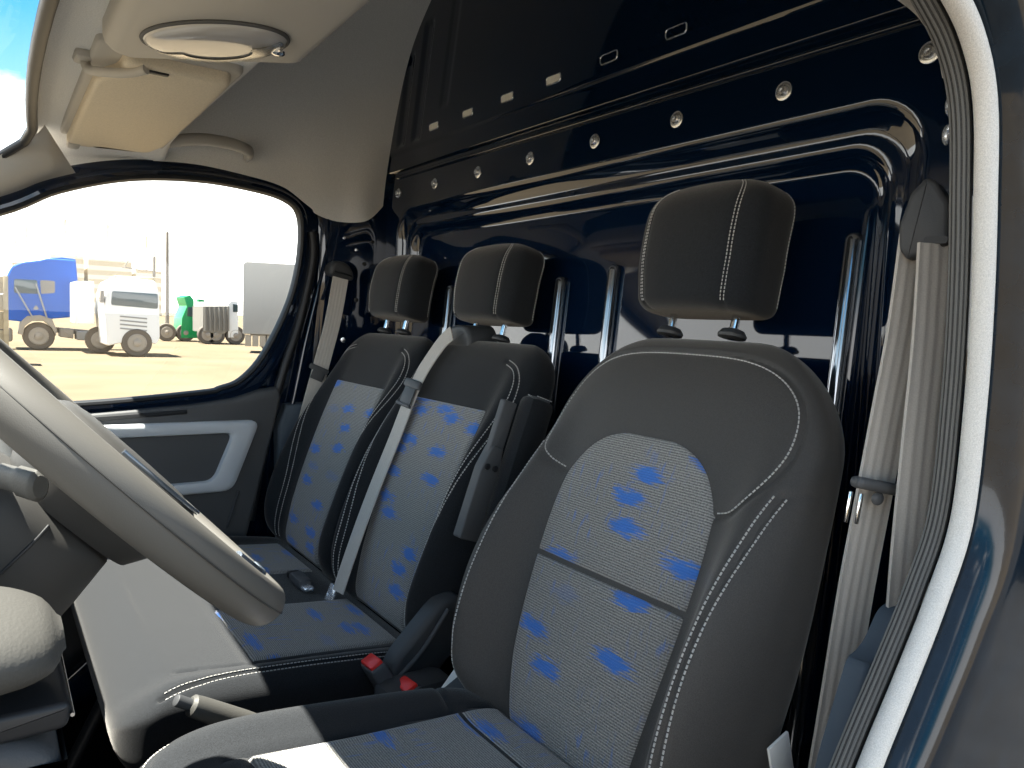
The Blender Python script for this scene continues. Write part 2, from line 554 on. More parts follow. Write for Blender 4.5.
class Pad:
    """an upholstered pad: origin O on its centre line, running along ev, facing en; u in -1..1 across, s in metres along"""
    def __init__(s, O, T, wid, hf, hb, bol, bc=0.80, bs=0.17, k=3.4, r0=0.06, r1=0.10, corner1=0.12, corner0=0.05, dip=None):
        s.O, T = Vector(O), Vector(T)
        s.ev = (T-s.O).normalized()
        s.L = (T-s.O).length
        s.X = Vector((1, 0, 0))
        s.en = s.X.cross(s.ev)
        if s.en.z < 0:
            s.en = -s.en
        s.wf, s.hff, s.hb, s.bf = interp(wid), interp(hf), hb, interp(bol)
        s.bc, s.bs, s.k, s.r0, s.r1, s.c1, s.c0 = bc, bs, k, r0, r1, corner1, corner0
        s.seams = []
    def w(s, q):
        w0 = s.wf(q/s.L)
        for c, d in ((s.c1, s.L-q), (s.c0, q)):
            if d < c:
                t = 1-max(d, 0)/c
                w0 -= c*(1-sqrt(max(0, 1-t*t)))*0.95
        return max(w0, 0.004)
    def rnd(s, q):
        f = 1.0
        if q < s.r0:
            t = 1-max(q, 0)/s.r0
            f *= sqrt(max(0, 1-t**2.4))
        if s.L-q < s.r1:
            t = 1-max(s.L-q, 0)/s.r1
            f *= sqrt(max(0, 1-t**2.4))
        return max(f, 0.02)
    def front(s, u, q):
        e = max(0.0, 1-abs(u)**s.k)**(1/s.k)
        f = s.rnd(q)
        b = math.exp(-((abs(u)-s.bc)/s.bs)**2)
        return f*e*(s.hff(q/s.L)+s.bf(q/s.L)*b)
    def at(s, x, q, off=0.0):
        """x in metres across"""
        q = min(max(q, 0.001), s.L-0.001)
        w = s.w(q)
        u = min(max(x/w, -0.9995), 0.9995)
        p = s.O + s.ev*q + s.X*(u*w) + s.en*s.front(u, q)
        if off:
            e = 0.004
            ux, uy = min(u+e/w, 0.9995), max(u-e/w, -0.9995)
            a = s.X*((ux-uy)*w) + s.en*(s.front(ux, q)-s.front(uy, q))
            q1, q0 = min(q+e, s.L-0.001), max(q-e, 0.001)
            b = s.ev*(q1-q0) + s.en*(s.front(u, q1)-s.front(u, q0))
            n = a.cross(b).normalized()
            if n.dot(s.en) < 0:
                n = -n
            p = p + n*off
        return p
    def line(s, pts, off=0.0, n=14, side=0.0):
        c = curve(pts, n)
        if side:
            c2 = []
            for i, p in enumerate(c):
                a, b = np.array(c[max(i-1, 0)]), np.array(c[min(i+1, len(c)-1)])
                d = (b-a)/max(1e-9, np.linalg.norm(b-a))
                c2.append((p[0]-d[1]*side, p[1]+d[0]*side))
            c = c2
        return [s.at(a, b, off) for a, b in c]
    def shell(s, nu=150, nv=120):
        mb = MB()
        ths = []
        for j in range(nu):
            ths.append(2*pi*j/nu)
        # more rows near the rounded ends
        rows = [s.L*(0.5-0.5*cos(pi*(0.02+0.96*i/(nv-1))))*0.55 + s.L*(0.004+0.992*i/(nv-1))*0.45 for i in range(nv)]
        rows[0], rows[-1] = 0.0005, s.L-0.0005
        segs = []
        for ln, dep, wd in s.seams:
            c = np.array([tuple(s.at(a, b)) for a, b in curve(ln, 10)])
            segs.append((c, dep, wd))
        V, nn = [], []
        for q in rows:
            w, f = s.w(q), s.rnd(q)
            for th in ths:
                c_, s_ = cos(th), sin(th)
                u = math.copysign(abs(c_)**(2/s.k), c_)
                n_ = math.copysign(abs(s_)**(2/s.k), s_)
                if n_ >= 0:
                    b = math.exp(-((abs(u)-s.bc)/s.bs)**2)
                    d = f*n_*(s.hff(q/s.L)+s.bf(q/s.L)*b)
                else:
                    d = f*n_*s.hb
                V.append(s.O + s.ev*q + s.X*(u*w) + s.en*d)
        A = np.array([tuple(p) for p in V])
        en = np.array(tuple(s.en))
        for c, dep, wd in segs:
            best = np.full(len(A), 1e9)
            for a, b in zip(c[:-1], c[1:]):
                ab = b-a
                t = np.clip(((A-a)@ab)/max(1e-12, ab@ab), 0, 1)
                dd = np.linalg.norm(A-(a+t[:, None]*ab), axis=1)
                best = np.minimum(best, dd)
            A = A - (dep*np.exp(-(best/wd)**2))[:, None]*en
        fs = []
        n = len(ths)
        for i in range(nv-1):
            for j in range(n):
                k = (j+1) % n
                fs.append((i*n+j, i*n+k, (i+1)*n+k, (i+1)*n+j))
        fs.append(tuple(range(n)))
        fs.append(tuple(range((nv-1)*n, nv*n)))
        mb.add([tuple(p) for p in A], fs)
        return mb
    def patch(s, lo, hi, q0, q1, off=0.004, nu=40, nv=50, edge=0.012, uv0=(0, 0)):
        """a sewn-in panel between the edges x=lo(q) and x=hi(q), its rim sunk into the pad"""
        mb = MB()
        def at(u, v):
            q = q0+(q1-q0)*v
            x = lo(q)+(hi(q)-lo(q))*u
            wd = hi(q)-lo(q)
            d = min(u*wd, (1-u)*wd, v*(q1-q0), (1-v)*(q1-q0))
            t = min(1.0, d/edge)
            return x, q, -0.006+(off+0.006)*sqrt(max(0, 1-(1-t)**2))
        def ease(n):
            return [0.5-0.5*cos(pi*i/(n-1)) if False else (i/(n-1)) for i in range(n)]
        e = [0, .012, .03, .05]
        us = e+[.05+.9*i/(nu-1) for i in range(1, nu-1)]+[1-x for x in reversed(e)]
        vs = e+[.05+.9*i/(nv-1) for i in range(1, nv-1)]+[1-x for x in reversed(e)]
        mb.grid(lambda u, v: s.at(*at(u, v)), us, vs, uvf=lambda u, v: (at(u, v)[0]+uv0[0], at(u, v)[1]+uv0[1]))
        return mb

def headrest(c, wd, ht, dp, lean, parent, mats=('fabric', 'thread')):
    """c: centre of the bottom; wd across, ht tall, dp deep"""
    mb = MB()
    c = Vector(c)
    ez = Vector((0, -sin(lean), cos(lean)))
    ey = Vector((0, cos(lean), sin(lean)))     # to the front
    ex = Vector((1, 0, 0))
    def sec(v):
        # v 0..1 bottom to top
        t0 = 1-min(v/0.10, 1)
        t1 = 1-min((1-v)/0.32, 1)
        t0 = max(0, t0); t1 = max(0, t1)
        fw_ = sqrt(max(0.0, 1-t1**2.6))*0.40+0.60*sqrt(max(0.0, 1-t1**5))
        fw_ *= (0.93+0.07*min(1, v/0.35))
        fd = sqrt(max(0.0, 1-t1**2.2))
        f0 = sqrt(max(0.0, 1-t0**2.2))
        return max(0.02, fw_*(0.90+0.10*f0)*(1 if f0 > 0.05 else 0.9)), max(0.04, fd*(0.55+0.45*f0))
    def pt(th, v, off=0.0):
        w_, d_ = sec(v)
        k = 4.2
        cx_ = math.copysign(abs(cos(th))**(2/k), cos(th))
        sy_ = math.copysign(abs(sin(th))**(2/k), sin(th))
        hd = dp*0.5*d_ + (0.012*(1-(cx_)**2) if sy_ > 0 else 0)*d_
        sh = 0.010*sin(pi*v)
        return c + ez*(ht*v) + ex*(cx_*(wd*0.5*w_+off)) + ey*(sy_*(hd+off)+sh)
    nv = 44
    rows = [0.5-0.5*cos(pi*i/(nv-1)) for i in range(nv)]
    n = 96
    ths = [2*pi*i/n for i in range(n)]
    def pp(th, v):
        p = pt(th, v)
        # the two seam grooves between front panel and side panels
        for g in (0.335*pi, 0.665*pi):
            d = abs(th-g)*wd*0.35
            p = p - ey*(0.0035*math.exp(-(d/0.004)**2))
        return p
    mb.grid(pp, ths, rows, closed_u=True)
    mb.f.append(tuple(range(n)))
    mb.f.append(tuple(range((nv-1)*n, nv*n)))
    h = mb.build('headrest', mats[0], parent)
    lines = []
    for g in (0.335*pi, 0.665*pi):
        for dth in (-0.035, 0.035):
            lines.append([pt(g+dth, v, 0.0006) for v in [0.05+0.9*i/40 for i in range(41)]])
    for g in (-0.10*pi, 1.10*pi):
        lines.append([pt(g, v, 0.0006) for v in [0.08+0.84*i/40 for i in range(41)]])
    stitch_parts(lines, mats[1], h, step=0.0052, ln=0.0034, r=0.0006)
    return h
def posts(cx, y0, z0, y1, z1, gap, parent):
    for s_ in (-1, 1):
        MB().tube([(cx+s_*gap/2, y0, z0), (cx+s_*gap/2, y1, z1)], 0.0062, 14).build('headrest_post', 'chrome', parent)
        MB().lathe([(0.010, 0), (0.020, 0.002), (0.021, 0.006), (0.016, 0.013), (0.0095, 0.015)],
                   (cx+s_*gap/2, y0+0.0, z0), (0, y1-y0, z1-z0), 20).build('post_guide', 'plastic', parent)

def strap(path, wdir, width, th=0.0016, ribs=5):
    """woven belt: ribbon along path; wdir gives the direction of its width (one or one per point)"""
    mb = MB()
    P = [Vector(p) for p in path]
    n = len(P)
    prof = []
    m = 20
    for i in range(m+1):
        a = -0.5+i/m
        prof.append((a, 0.0005*cos(2*pi*ribs*a)))
    rows = []
    for i, p in enumerate(P):
        t = (P[min(i+1, n-1)]-P[max(i-1, 0)]).normalized()
        wd = Vector(wdir[i] if isinstance(wdir[0], (tuple, list, Vector)) else wdir)
        wd = (wd-t*wd.dot(t)).normalized()
        nr = t.cross(wd)
        ring = [p+wd*(a*width)+nr*(th+h) for a, h in prof]+[p+wd*(a*width)-nr*(th+h) for a, h in reversed(prof)]
        rows.append(ring)
    k = len(rows[0])
    vs = [q for r_ in rows for q in r_]
    fs = []
    for i in range(n-1):
        for j in range(k):
            fs.append((i*k+j, i*k+(j+1) % k, (i+1)*k+(j+1) % k, (i+1)*k+j))
    fs.append(tuple(range(k)))
    fs.append(tuple(range((n-1)*k, n*k)))
    return mb.add(vs, fs)
def lerp_path(pts, n=10):
    return curve(pts, n)

# ------------------------------------------------------------------ the setting: bulkhead, walls, ceiling, floor
FL = 0.64      # cab floor
# lower bulkhead: flange and two stepped recesses
OX0, OX1, OZ0, OZ1 = -0.752, 0.80, 0.95, 2.008
RINGS = [(None, -1.02), (-0.008, -1.020)]
def turn(i0, y0, r, a0, a1, n=8):
    """a rounded edge: normals swing from a0 to a1 (0 faces the cab, 90 faces into the opening)"""
    for k in range(n+1):
        a = radians(a0+(a1-a0)*k/n)
        RINGS.append((i0+r*(sin(a)-sin(radians(a0))), y0-r*(cos(radians(a0))-cos(a))))
turn(-0.007, -1.0201, 0.022, 4, 52)
RINGS += [(0.020, -1.0335), (0.026, -1.0375), (0.032, -1.0392), (0.038, -1.0396), (0.044, -1.0396)]
turn(0.046, -1.0397, 0.024, 4, 50)
RINGS += [(0.069, -1.0525), (0.075, -1.0560), (0.081, -1.0575)]
PANEL_Y = RINGS[-1][1]
RINGS += [(0.088, PANEL_Y), (0.10, PANEL_Y)]
mb = MB()
vs, fs = [], []
for ins, y in RINGS:
    if ins is None:
        rr = rrect(-0.93, 0.93, FL-0.02, 2.75, 0.005, 10)
    else:
        rr = rrect(OX0+ins, OX1-ins, OZ0+ins, OZ1-ins, 0.085-ins*0.35, 10)
    tl = 0.085 if ins and ins > 0.086 else 0.0      # the recessed panel leans back a little
    vs += [(a, y+tl*(1.94-b), b) for a, b in rr]
n = len(rr)
for r_ in range(len(RINGS)-1):
    for i in range(n):
        fs.append((r_*n+i, r_*n+(i+1) % n, (r_+1)*n+(i+1) % n, (r_+1)*n+i))
fs.append(tuple(range((len(RINGS)-1)*n, len(RINGS)*n)))
mb.add(vs, fs)
wall = struct(mb.build('wall_rear', 'paint', angle=50))
# upper bulkhead panel with pressed beads
def sstep(a, b, x):
    t = min(1, max(0, (x-a)/(b-a)))
    return t*t*(3-2*t)
BEADS = [(0.765, 2.18, 2.44, 0.018), (0.672, 2.18, 2.50, 0.020), (0.53, 2.24, 2.62, 0.018)]
def upper(x, z):
    y = -1.008
    for bx, z0, z1, hw in BEADS:
        d = (1-sstep(hw-0.008, hw+0.010, abs(x-bx+0.22*(z-2.17))))*sstep(z0, z0+0.02, z)*(1-sstep(z1-0.02, z1, z))
        y -= 0.006*d*(1.0 if bx > 0.6 else 0.3)
    y += 0.004*(sstep(2.165, 2.175, z))
    e = min(1, (z-2.118)/0.006)
    y -= 0.012*(1-sqrt(max(0, 1-(1-e)**2)))
    return (x, y, z)
xs = [-0.925+1.765*i/330 for i in range(331)]
zs = [2.118+0.006*i/5 for i in range(5)]+[2.124+0.62*i/130 for i in range(131)]
MB().grid(upper, xs, zs).build('upper_panel', 'paint', wall, angle=60)
mb = MB()
mb.tube([(-0.92, -1.016, 2.103), (0.80, -1.016, 2.103)], 0.0045, 10)
mb.build('pressed_bead', 'paint', wall)
for bx in range(8):
    x = -0.747+0.2205*bx
    b = MB().lathe([(0.0145, 0), (0.0145, 0.0015), (0.0125, 0.0025), (0.0085, 0.0027), (0.0085, 0.006), (0.0065, 0.0085), (0.0035, 0.0088), (0.003, 0.006)],
                   (x, -1.0205, 2.058), (0, 1, 0), 24).build('bolt', 'steel', wall, angle=30)
    if bx == 0:
        b['label'] = 'domed zinc bolt with a wide washer'
for k in range(6):
    x = -0.308-0.1735*0+0.174*k
    rot = radians(0)
    out = rrect(x-0.026, x+0.026, 2.196, 2.217, 0.0075, 5)
    inn = rrect(x-0.0225, x+0.0225, 2.1995, 2.2135, 0.005, 5)
    n = len(out)
    vs = [(a, -1.0045, b) for a, b in out]+[(a, -1.0022, b) for a, b in [((o[0]+i[0])/2, (o[1]+i[1])/2) for o, i in zip(out, inn)]]+[(a, -1.0045, b) for a, b in inn]+[(a, -1.030, b) for a, b in inn]
    fs = []
    for r_ in range(3):
        for i in range(n):
            fs.append((r_*n+i, r_*n+(i+1) % n, (r_+1)*n+(i+1) % n, (r_+1)*n+i))
    MB().add(vs, fs).build('slot_rim', 'steel', wall, angle=30)
    MB().prism(inn, lambda a, b, d: (a, d, b), -1.012, -1.003).build('slot_backing', 'whiteplastic' if k > 1 else 'paint', wall, smooth=False)  # white in the farther slots paints in the light seen there
# vertical stiffening tubes on the recessed panel, rounded off at the top
for x, zt in ((-0.648, 1.835), (-0.142, 1.81), (0.026, 1.79), (0.50, 1.78)):
    zz = [0.99, 1.3]+[zt-0.0125+0.0125*sin(pi/2*k/6) for k in range(7)]
    rr_ = [0.0125, 0.0125]+[max(0.0008, 0.0125*cos(pi/2*k/6)) for k in range(7)]
    MB().tube([(x, PANEL_Y+0.006+0.085*(1.94-z), z) for z in zz], rr_, 18).build('stiffener_tube', 'tube', wall)

# floor, ground
fm = MB().box((0, -0.1, FL-0.03), (1.80, 1.9, 0.05), 0.005)
struct(fm.build('floor', 'floor'))
ap = MB()  # unseen dark ground added to cut warm bounce light and body reflections
ap.grid(lambda x, y: (x, y, 0.012), [-9.0, -6, -3, -1, 2], [-16, -10, -5, 0, 3])
struct(ap.build('added_dark_apron', 'dark_apron', smooth=False, fix=False))
g = MB()
g.add([(-300, -300, 0), (900, -300, 0), (900, 300, 0), (-300, 300, 0)], [(0, 1, 2, 3)])
struct(g.build('ground', 'sand', smooth=False, fix=False))

# ceiling: moulded headliner with a low front shelf
SEC = [(0.868, 1.972), (0.858, 2.03), (0.845, 2.09), (0.828, 2.16), (0.795, 2.27), (0.735, 2.40), (0.665, 2.49), (0.55, 2.58), (0.40, 2.66), (0.2, 2.70), (0, 2.71)]
sec = curve(SEC+[(-x, z) for x, z in reversed(SEC[:-1])], 6)
def zlow(y):    # where the headliner ends above the door
    return interp([(-1.04, 2.07), (-1.0, 2.02), (-0.965, 1.985), (-0.93, 1.968), (-0.86, 1.963), (-0.80, 1.975), (-0.76, 1.998), (-0.70, 2.034), (-0.6, 2.052), (-0.45, 2.062), (-0.3, 2.045), (-0.15, 2.01), (-0.05, 1.965)])(y)
def ceil(i, y):
    x, z = sec[i]
    zl = zlow(y) if x > 0 else 2.06
    f = sstep(2.30, 1.972, z)
    z = z + (zl-1.972)*f
    # a soft dished shoulder over the pillar
    return (x - 0.012*math.exp(-((y+0.93)/0.05)**2)*f*(1 if x > 0 else 0), y, z)
ys = [-1.004+0.642*i/60 for i in range(61)]
cg = MB().grid(lambda i, y: ceil(int(i), y), list(range(len(sec))), ys)
# front wall of the roof bay and the shelf
SH = [(0.872, 1.985), (0.862, 2.02), (0.84, 2.05), (0.80, 2.072), (0.74, 2.083), (0.6, 2.088), (0.3, 2.09), (0, 2.09)]
sh = curve(SH+[(-x, z) for x, z in reversed(SH[:-1])], 6)
def shelf(i, t):
    x, z = sh[int(i)]
    y = interp([(0, -0.094), (0.06, -0.104), (0.15, -0.122), (0.9, -0.365), (0.97, -0.385), (1.0, -0.385)])(t)
    dz = interp([(0, -0.026), (0.06, -0.010), (0.15, 0.0), (0.9, 0.0), (0.97, 0.012), (1.0, 0.05)])(t)
    y += 0.03*max(0, 1-(x/0.76)**2)*(1-t)
    f = sstep(0.90, 0.72, abs(x))
    zl = zlow(y) if x > 0 else 2.06
    z = z + (zl-1.985)*sstep(2.07, 1.985, z)*(1)
    return (x, y, z+dz*f)
cg.grid(shelf, list(range(len(sh))), [i/40 for i in range(41)])
# riser from the shelf to the roof; dark colour stands for the bay's shade
ri = []
nS = 41
def riser(u, t):
    x = 0.80-1.6*u
    zt = interp([(-0.8, 2.2), (-0.6, 2.5), (-0.4, 2.64), (0, 2.70), (0.4, 2.64), (0.6, 2.5), (0.8, 2.2)])(x)
    return (x, -0.380, 2.115+(zt-2.115)*t)
ceiling = struct(cg.build('ceiling', 'headliner', angle=60, fix=False))
ceiling['label'] = 'grey cloth headliner'
MB().grid(riser, [i/nS for i in range(nS+1)], [0, 0.5, 1]).build('shelf_back', 'shelf', ceiling, fix=False)
MB().lathe([(0.011, 0), (0.0115, 0.002), (0.009, 0.0035), (0.002, 0.004)], spot(370, 172, x=0.846), (-1, 0, 0.25), 20).build('trim_clip', 'headliner_plastic', ceiling)
MB().lathe([(0.008, 0), (0.0085, 0.002), (0.006, 0.0035), (0.002, 0.004)], spot(352, 160, x=0.846), (-1, 0, 0.25), 20).build('trim_clip', 'headliner_plastic', ceiling)
# outer roof skin that closes the cab over the headliner
ro = MB()
R2 = [(0.965, 2.06), (0.955, 2.12), (0.91, 2.3), (0.80, 2.58), (0.62, 2.73), (0.3, 2.78), (0, 2.79)]
r2 = curve(R2+[(-x, z) for x, z in reversed(R2[:-1])], 6)
def roof(i, y):
    x, z = r2[int(i)]
    k = sstep(-0.10, -0.60, y)
    return (x, y, min(z, 2.125+0.66*k) if z > 2.1 else z)
ro.grid(roof, list(range(len(r2))), [-0.10-1.86*i/30 for i in range(31)])
struct(ro.build('trim_1', 'paint_body', angle=60, fix=False), 'dark painted roof skin of the van')

# passenger side: pillar behind the door
wr = MB()
prof = [(0.905, -0.765), (0.90, -0.80), (0.89, -0.812), (0.885, -0.83), (0.885, -0.95), (0.888, -1.03)]
wr.grid(lambda i, z: (prof[int(i)][0]-0.03*sstep(1.3, 2.0, z)*0.6, prof[int(i)][1], z), list(range(len(prof))), [FL, 1.0, 1.3, 1.5, 1.7, 1.9, 2.05])
wright = struct(wr.build('wall_right', 'paint', angle=25, fix=False))
def pil(px, py, x=0.872):
    return tuple(spot(px, py, x=x))
MB().prism([(-0.80, 2.03), (-0.80, 1.90), (-0.768, 1.72), (-0.70, 1.565), (-0.64, 1.485), (-0.60, 1.39), (-1.03, 1.39), (-1.03, 2.03)], lambda a, b, d: (d, a, b), 0.915, 0.897).build('pillar_sheet', 'paint', wright, smooth=False)
MB().tube(curve([pil(331, 222), pil(329, 240), pil(318, 290), pil(306, 340), pil(294, 398), pil(280, 450)], 8), 0.006, 10).build('edge_flange', 'paint', wright)
MB().tube(curve([pil(339, 222), pil(334, 255), pil(327, 285), pil(322, 300)], 8), 0.005, 10).build('edge_flange', 'paint', wright)
MB().tube(curve([pil(312, 232, .868), pil(313, 260, .868), pil(300, 320, .868), pil(283, 372, .868), pil(268, 430, .868), pil(250, 520, .868)], 8), 0.013, 12).build('door_seal', 'rubber', wright)
for px, py in ((344, 238), (356, 250), (364, 264), (356, 300), (343, 340), (372, 242)):
    p = spot(px, py, x=0.872)
    MB().lathe([(0.007, -0.012), (0.007, 0.002), (0.005, 0.0022), (0.005, 0.005), (0.003, 0.006)], p, (-1, 0.25, 0), 16).build('stud', 'rubber' if py not in (238, 250, 340) else 'steel', wright)
MB().prism([(-0.70, 1.02), (-0.69, 1.36), (-0.715, 1.425), (-0.79, 1.43), (-0.86, 1.36), (-0.88, 1.0)], lambda a, b, d: (d, a, b), 0.90, 0.858, 0.012).build('pillar_cover', 'blueplastic', wright)

# passenger door: sheet, rubber window frame, moulded panel
WIN = [(0.55, 1.50), (0.50, 1.62), (0.25, 1.78), (-0.036, 1.888), (-0.156, 1.955), (-0.308, 2.006), (-0.474, 2.026), (-0.62, 2.020), (-0.70, 2.004),
       (-0.738, 1.972), (-0.746, 1.90), (-0.735, 1.80), (-0.705, 1.696), (-0.642, 1.567), (-0.583, 1.50), (-0.53, 1.478), (-0.478, 1.467), (-0.185, 1.444), (0.2, 1.44), (0.45, 1.44)]
win = curve(WIN, 6, closed=True)
def ring_loft(loop, prof, x0):
    """loft round a closed (y, z) loop: prof = (outward offset, x)"""
    m = len(loop)
    P = [np.array(p) for p in loop]
    cen = sum(P)/m
    vs = []
    nrm = []
    for i in range(m):
        t = P[(i+1) % m]-P[i-1]
        n_ = np.array((t[1], -t[0]))/np.linalg.norm(t)
        if n_@(P[i]-cen) < 0:
            n_ = -n_
        nrm.append(n_)
    for o, x in prof:
        vs += [(x0+x, *(P[i]+nrm[i]*o)) for i in range(m)]
    fs = []
    for r_ in range(len(prof)-1):
        for i in range(m):
            fs.append((r_*m+i, r_*m+(i+1) % m, (r_+1)*m+(i+1) % m, (r_+1)*m+i))
    return MB().add(vs, fs)
door = struct(ring_loft(win, [(0.0, 0.03), (0.003, 0.004), (0.008, 0.0), (0.018, 0.002), (0.024, 0.010), (0.030, 0.012), (0.048, 0.012), (0.058, 0.02), (0.062, 0.04)], 0.855).build('door_1', 'paint', angle=40))
door['label'] = 'passenger door'
ring_loft(win, [(-0.004, 0.022), (-0.004, 0.012), (0.000, 0.003), (0.006, 0.0005), (0.010, 0.004)], 0.851).build('window_seal', 'rubber', door)
PAN = [(0.70, 1.39), (0.2, 1.405), (-0.18, 1.415), (-0.45, 1.432), (-0.56, 1.447), (-0.63, 1.468), (-0.682, 1.476), (-0.692, 1.45), (-0.682, 1.40), (-0.60, 1.05), (-0.5, 0.75), (0.70, 0.72)]
MB().prism(PAN, lambda a, b, d: (d, a, b), 0.885, 0.838, 0.010).build('door_panel', 'plastic_mid', door)
# upper roll of the panel, groove, silver pull-handle frame
MB().tube([(0.838, 0.3, 1.404), (0.838, -0.2, 1.404), (0.838, -0.44, 1.416), (0.838, -0.44, 1.416)], 0.006, 8).build('upper_slot', 'rubber', door)
def frame_ring(out, inn, x0, x1, b):
    n = len(out)
    rings = [(out, x0), (out, x1+b)]
    mid = lambda f: [(o[0]*(1-f)+i[0]*f, o[1]*(1-f)+i[1]*f) for o, i in zip(out, inn)]
    rings += [(mid(0.12), x1+b*0.3), (mid(0.3), x1), (mid(0.75), x1), (mid(0.93), x1+b*0.3), (inn, x1+b), (inn, x0)]
    vs, fs = [], []
    for q, x in rings:
        vs += [(x, a, c) for a, c in q]
    for r_ in range(len(rings)-1):
        for i in range(n):
            fs.append((r_*n+i, r_*n+(i+1) % n, (r_+1)*n+(i+1) % n, (r_+1)*n+i))
    return MB().add(vs, fs)
def poly_round(P, r, n=5):
    out = []
    m = len(P)
    for i in range(m):
        p, a, b = np.array(P[i]), np.array(P[i-1]), np.array(P[(i+1) % m])
        da, db = (a-p)/np.linalg.norm(a-p), (b-p)/np.linalg.norm(b-p)
        s, e = p+da*r, p+db*r
        for k in range(n+1):
            t = k/n
            out.append(tuple((1-t)**2*s+2*t*(1-t)*p+t*t*e))
    return out
fo = poly_round([(0.10, 1.392), (-0.628, 1.388), (-0.555, 1.196), (0.10, 1.196)], 0.03)
fi = poly_round([(0.08, 1.358), (-0.555, 1.356), (-0.503, 1.228), (0.08, 1.228)], 0.025)
frame_ring(fo, fi, 0.845, 0.812, 0.008).build('pull_handle_frame', 'silver', door)
MB().prism(poly_round([(0.09, 1.37), (-0.58, 1.37), (-0.52, 1.215), (0.09, 1.215)], 0.02), lambda a, b, d: (d, a, b), 0.85, 0.828, 0.006).build('door_insert', 'plastic_mid', door)
MB().box((0.82, 0.05, 1.16), (0.07, 1.0, 0.035), 0.015).build('armrest_ledge', 'plastic_mid', door)
MB().tube([(0.834, -0.575, 1.19), (0.834, -0.545, 1.09)], 0.004, 8).build('panel_seam', 'plastic', door)
gp = MB()
gp.add([(0.872, *p) for p in win], [tuple(range(len(win)))])
struct(gp.build('window_1', 'glass', smooth=False, fix=False))

# outer skin below the windows, firewall
struct(MB().grid(lambda y, z: (0.905+0.02*sin(pi*min(1, max(0, (z-0.5)/1.0))), y, z), [-1.03, -0.7, -0.3, 0.2, 0.8], [0.5, 0.7, 0.9, 1.1, 1.3, 1.43]).build('trim_5', 'paint', fix=False), 'dark painted lower side of the cab on the passenger side')
struct(MB().box((0, 0.80, 1.02), (1.82, 0.03, 0.86), 0.005).build('wall_front', 'floor'))
# windscreen, its frame and the pillars
hx = 0.775
WS = [(-hx, -0.100, 2.052), (hx, -0.100, 2.052), (0.83, 0.72, 1.46), (-0.83, 0.72, 1.46)]
WSc = []
for i, (a, b) in enumerate(zip(WS, WS[1:]+WS[:1])):
    a, b = Vector(a), Vector(b)
    for k in range(12):
        q_ = a+(b-a)*(k/12)
        if i == 0:
            q_.y += 0.03*(1-(q_.x/hx)**2)
        WSc.append(q_)
def soften(loop, it=3):
    for _ in range(it):
        loop = [(loop[i-1]+loop[i]*2+loop[(i+1) % len(loop)])/4 for i in range(len(loop))]
    return loop
wsl = soften(WSc, 1)
wn = Vector((0, 0.6, 0.775)).normalized()
struct(MB().add([p+wn*0.012 for p in wsl], [tuple(range(len(wsl)))]).build('window_2', 'glass', smooth=False, fix=False))
struct(MB().tube(wsl, 0.0100, 12, closed=True).build('trim_2', 'rubber'), 'black rubber edge of the windscreen')
tr = MB()
ca = curve([(0.725, -0.118, 2.080), (0.748, -0.098, 2.056), (0.765, -0.02, 1.995), (0.79, 0.25, 1.805), (0.832, 0.72, 1.452)], 10)
cb = curve([(0.868, -0.19, 2.005), (0.868, -0.12, 1.975), (0.868, -0.03, 1.925), (0.868, 0.25, 1.80), (0.880, 0.72, 1.43)], 10)
def pillar_face(i, t):
    a, b = Vector(ca[int(i)]), Vector(cb[int(i)])
    p = a.lerp(b, t)
    return p+Vector((-0.35, -0.5, -0.25)).normalized()*(0.020*sin(pi*t)*min(1, int(i)/8))
tr.grid(lambda t, i: pillar_face(i, t), [k/10 for k in range(11)], list(range(len(ca))))
struct(tr.build('trim_3', 'headliner_plastic', fix=False), 'pale plastic trim of the passenger windscreen pillar')
tr = MB()
tr.tube(curve([(-0.83, -0.02, 2.04), (-0.855, 0.25, 1.85), (-0.88, 0.72, 1.46)], 8), 0.05, 16)
struct(tr.build('trim_4', 'headliner_plastic'), 'pale plastic trim of the driver windscreen pillar')

# driver side: body side behind the open doorway, header over it
DOOR = [(0.62, 1.55), (0.30, 1.88), (0.05, 2.02), (-0.25, 2.065), (-0.45, 2.062), (-0.57, 2.030), (-0.655, 1.984), (-0.712, 1.950), (-0.748, 1.90), (-0.766, 1.81), (-0.778, 1.715), (-0.782, 1.62),
        (-0.775, 1.509), (-0.737, 1.436), (-0.690, 1.369), (-0.637, 1.298), (-0.56, 1.18), (-0.48, 1.02), (-0.42, 0.85), (-0.36, 0.74), (-0.2, 0.69), (0.3, 0.68)]
dloop = curve(DOOR, 6)
bd = MB()
# body side skin from the doorway edge backwards
m = len(dloop)
vs, fs = [], []
def outw(i, o):
    a, b = np.array(dloop[max(i-1, 0)]), np.array(dloop[min(i+1, m-1)])
    t = (b-a)/np.linalg.norm(b-a)
    return np.array(dloop[i])+np.array((-t[1], t[0]))*o*-1
prof = [(0.012, -0.925), (0.014, -0.945), (0.018, -0.957), (0.026, -0.966), (0.04, -0.972), (0.06, -0.975)]
for o, x in prof:
    for i in range(m):
        p = outw(i, o)
        vs.append((x, p[0], p[1]))
for i in range(m):
    p = outw(i, 0.06)
    y = p[0]-0.9
    if p[1] > 1.93 or (p[0] > 0.0 and p[1] > 1.0):
        vs.append((-0.985, p[0], max(2.12, p[1]+0.03)))
    elif p[1] < 0.80:
        vs.append((-0.985, p[0], 0.45))
    else:
        vs.append((-0.985, -2.2, p[1]))
k = len(prof)
for r_ in range(k):
    for i in range(m-1):
        fs.append((r_*m+i, r_*m+i+1, (r_+1)*m+i+1, (r_+1)*m+i))
bd.add(vs, fs)
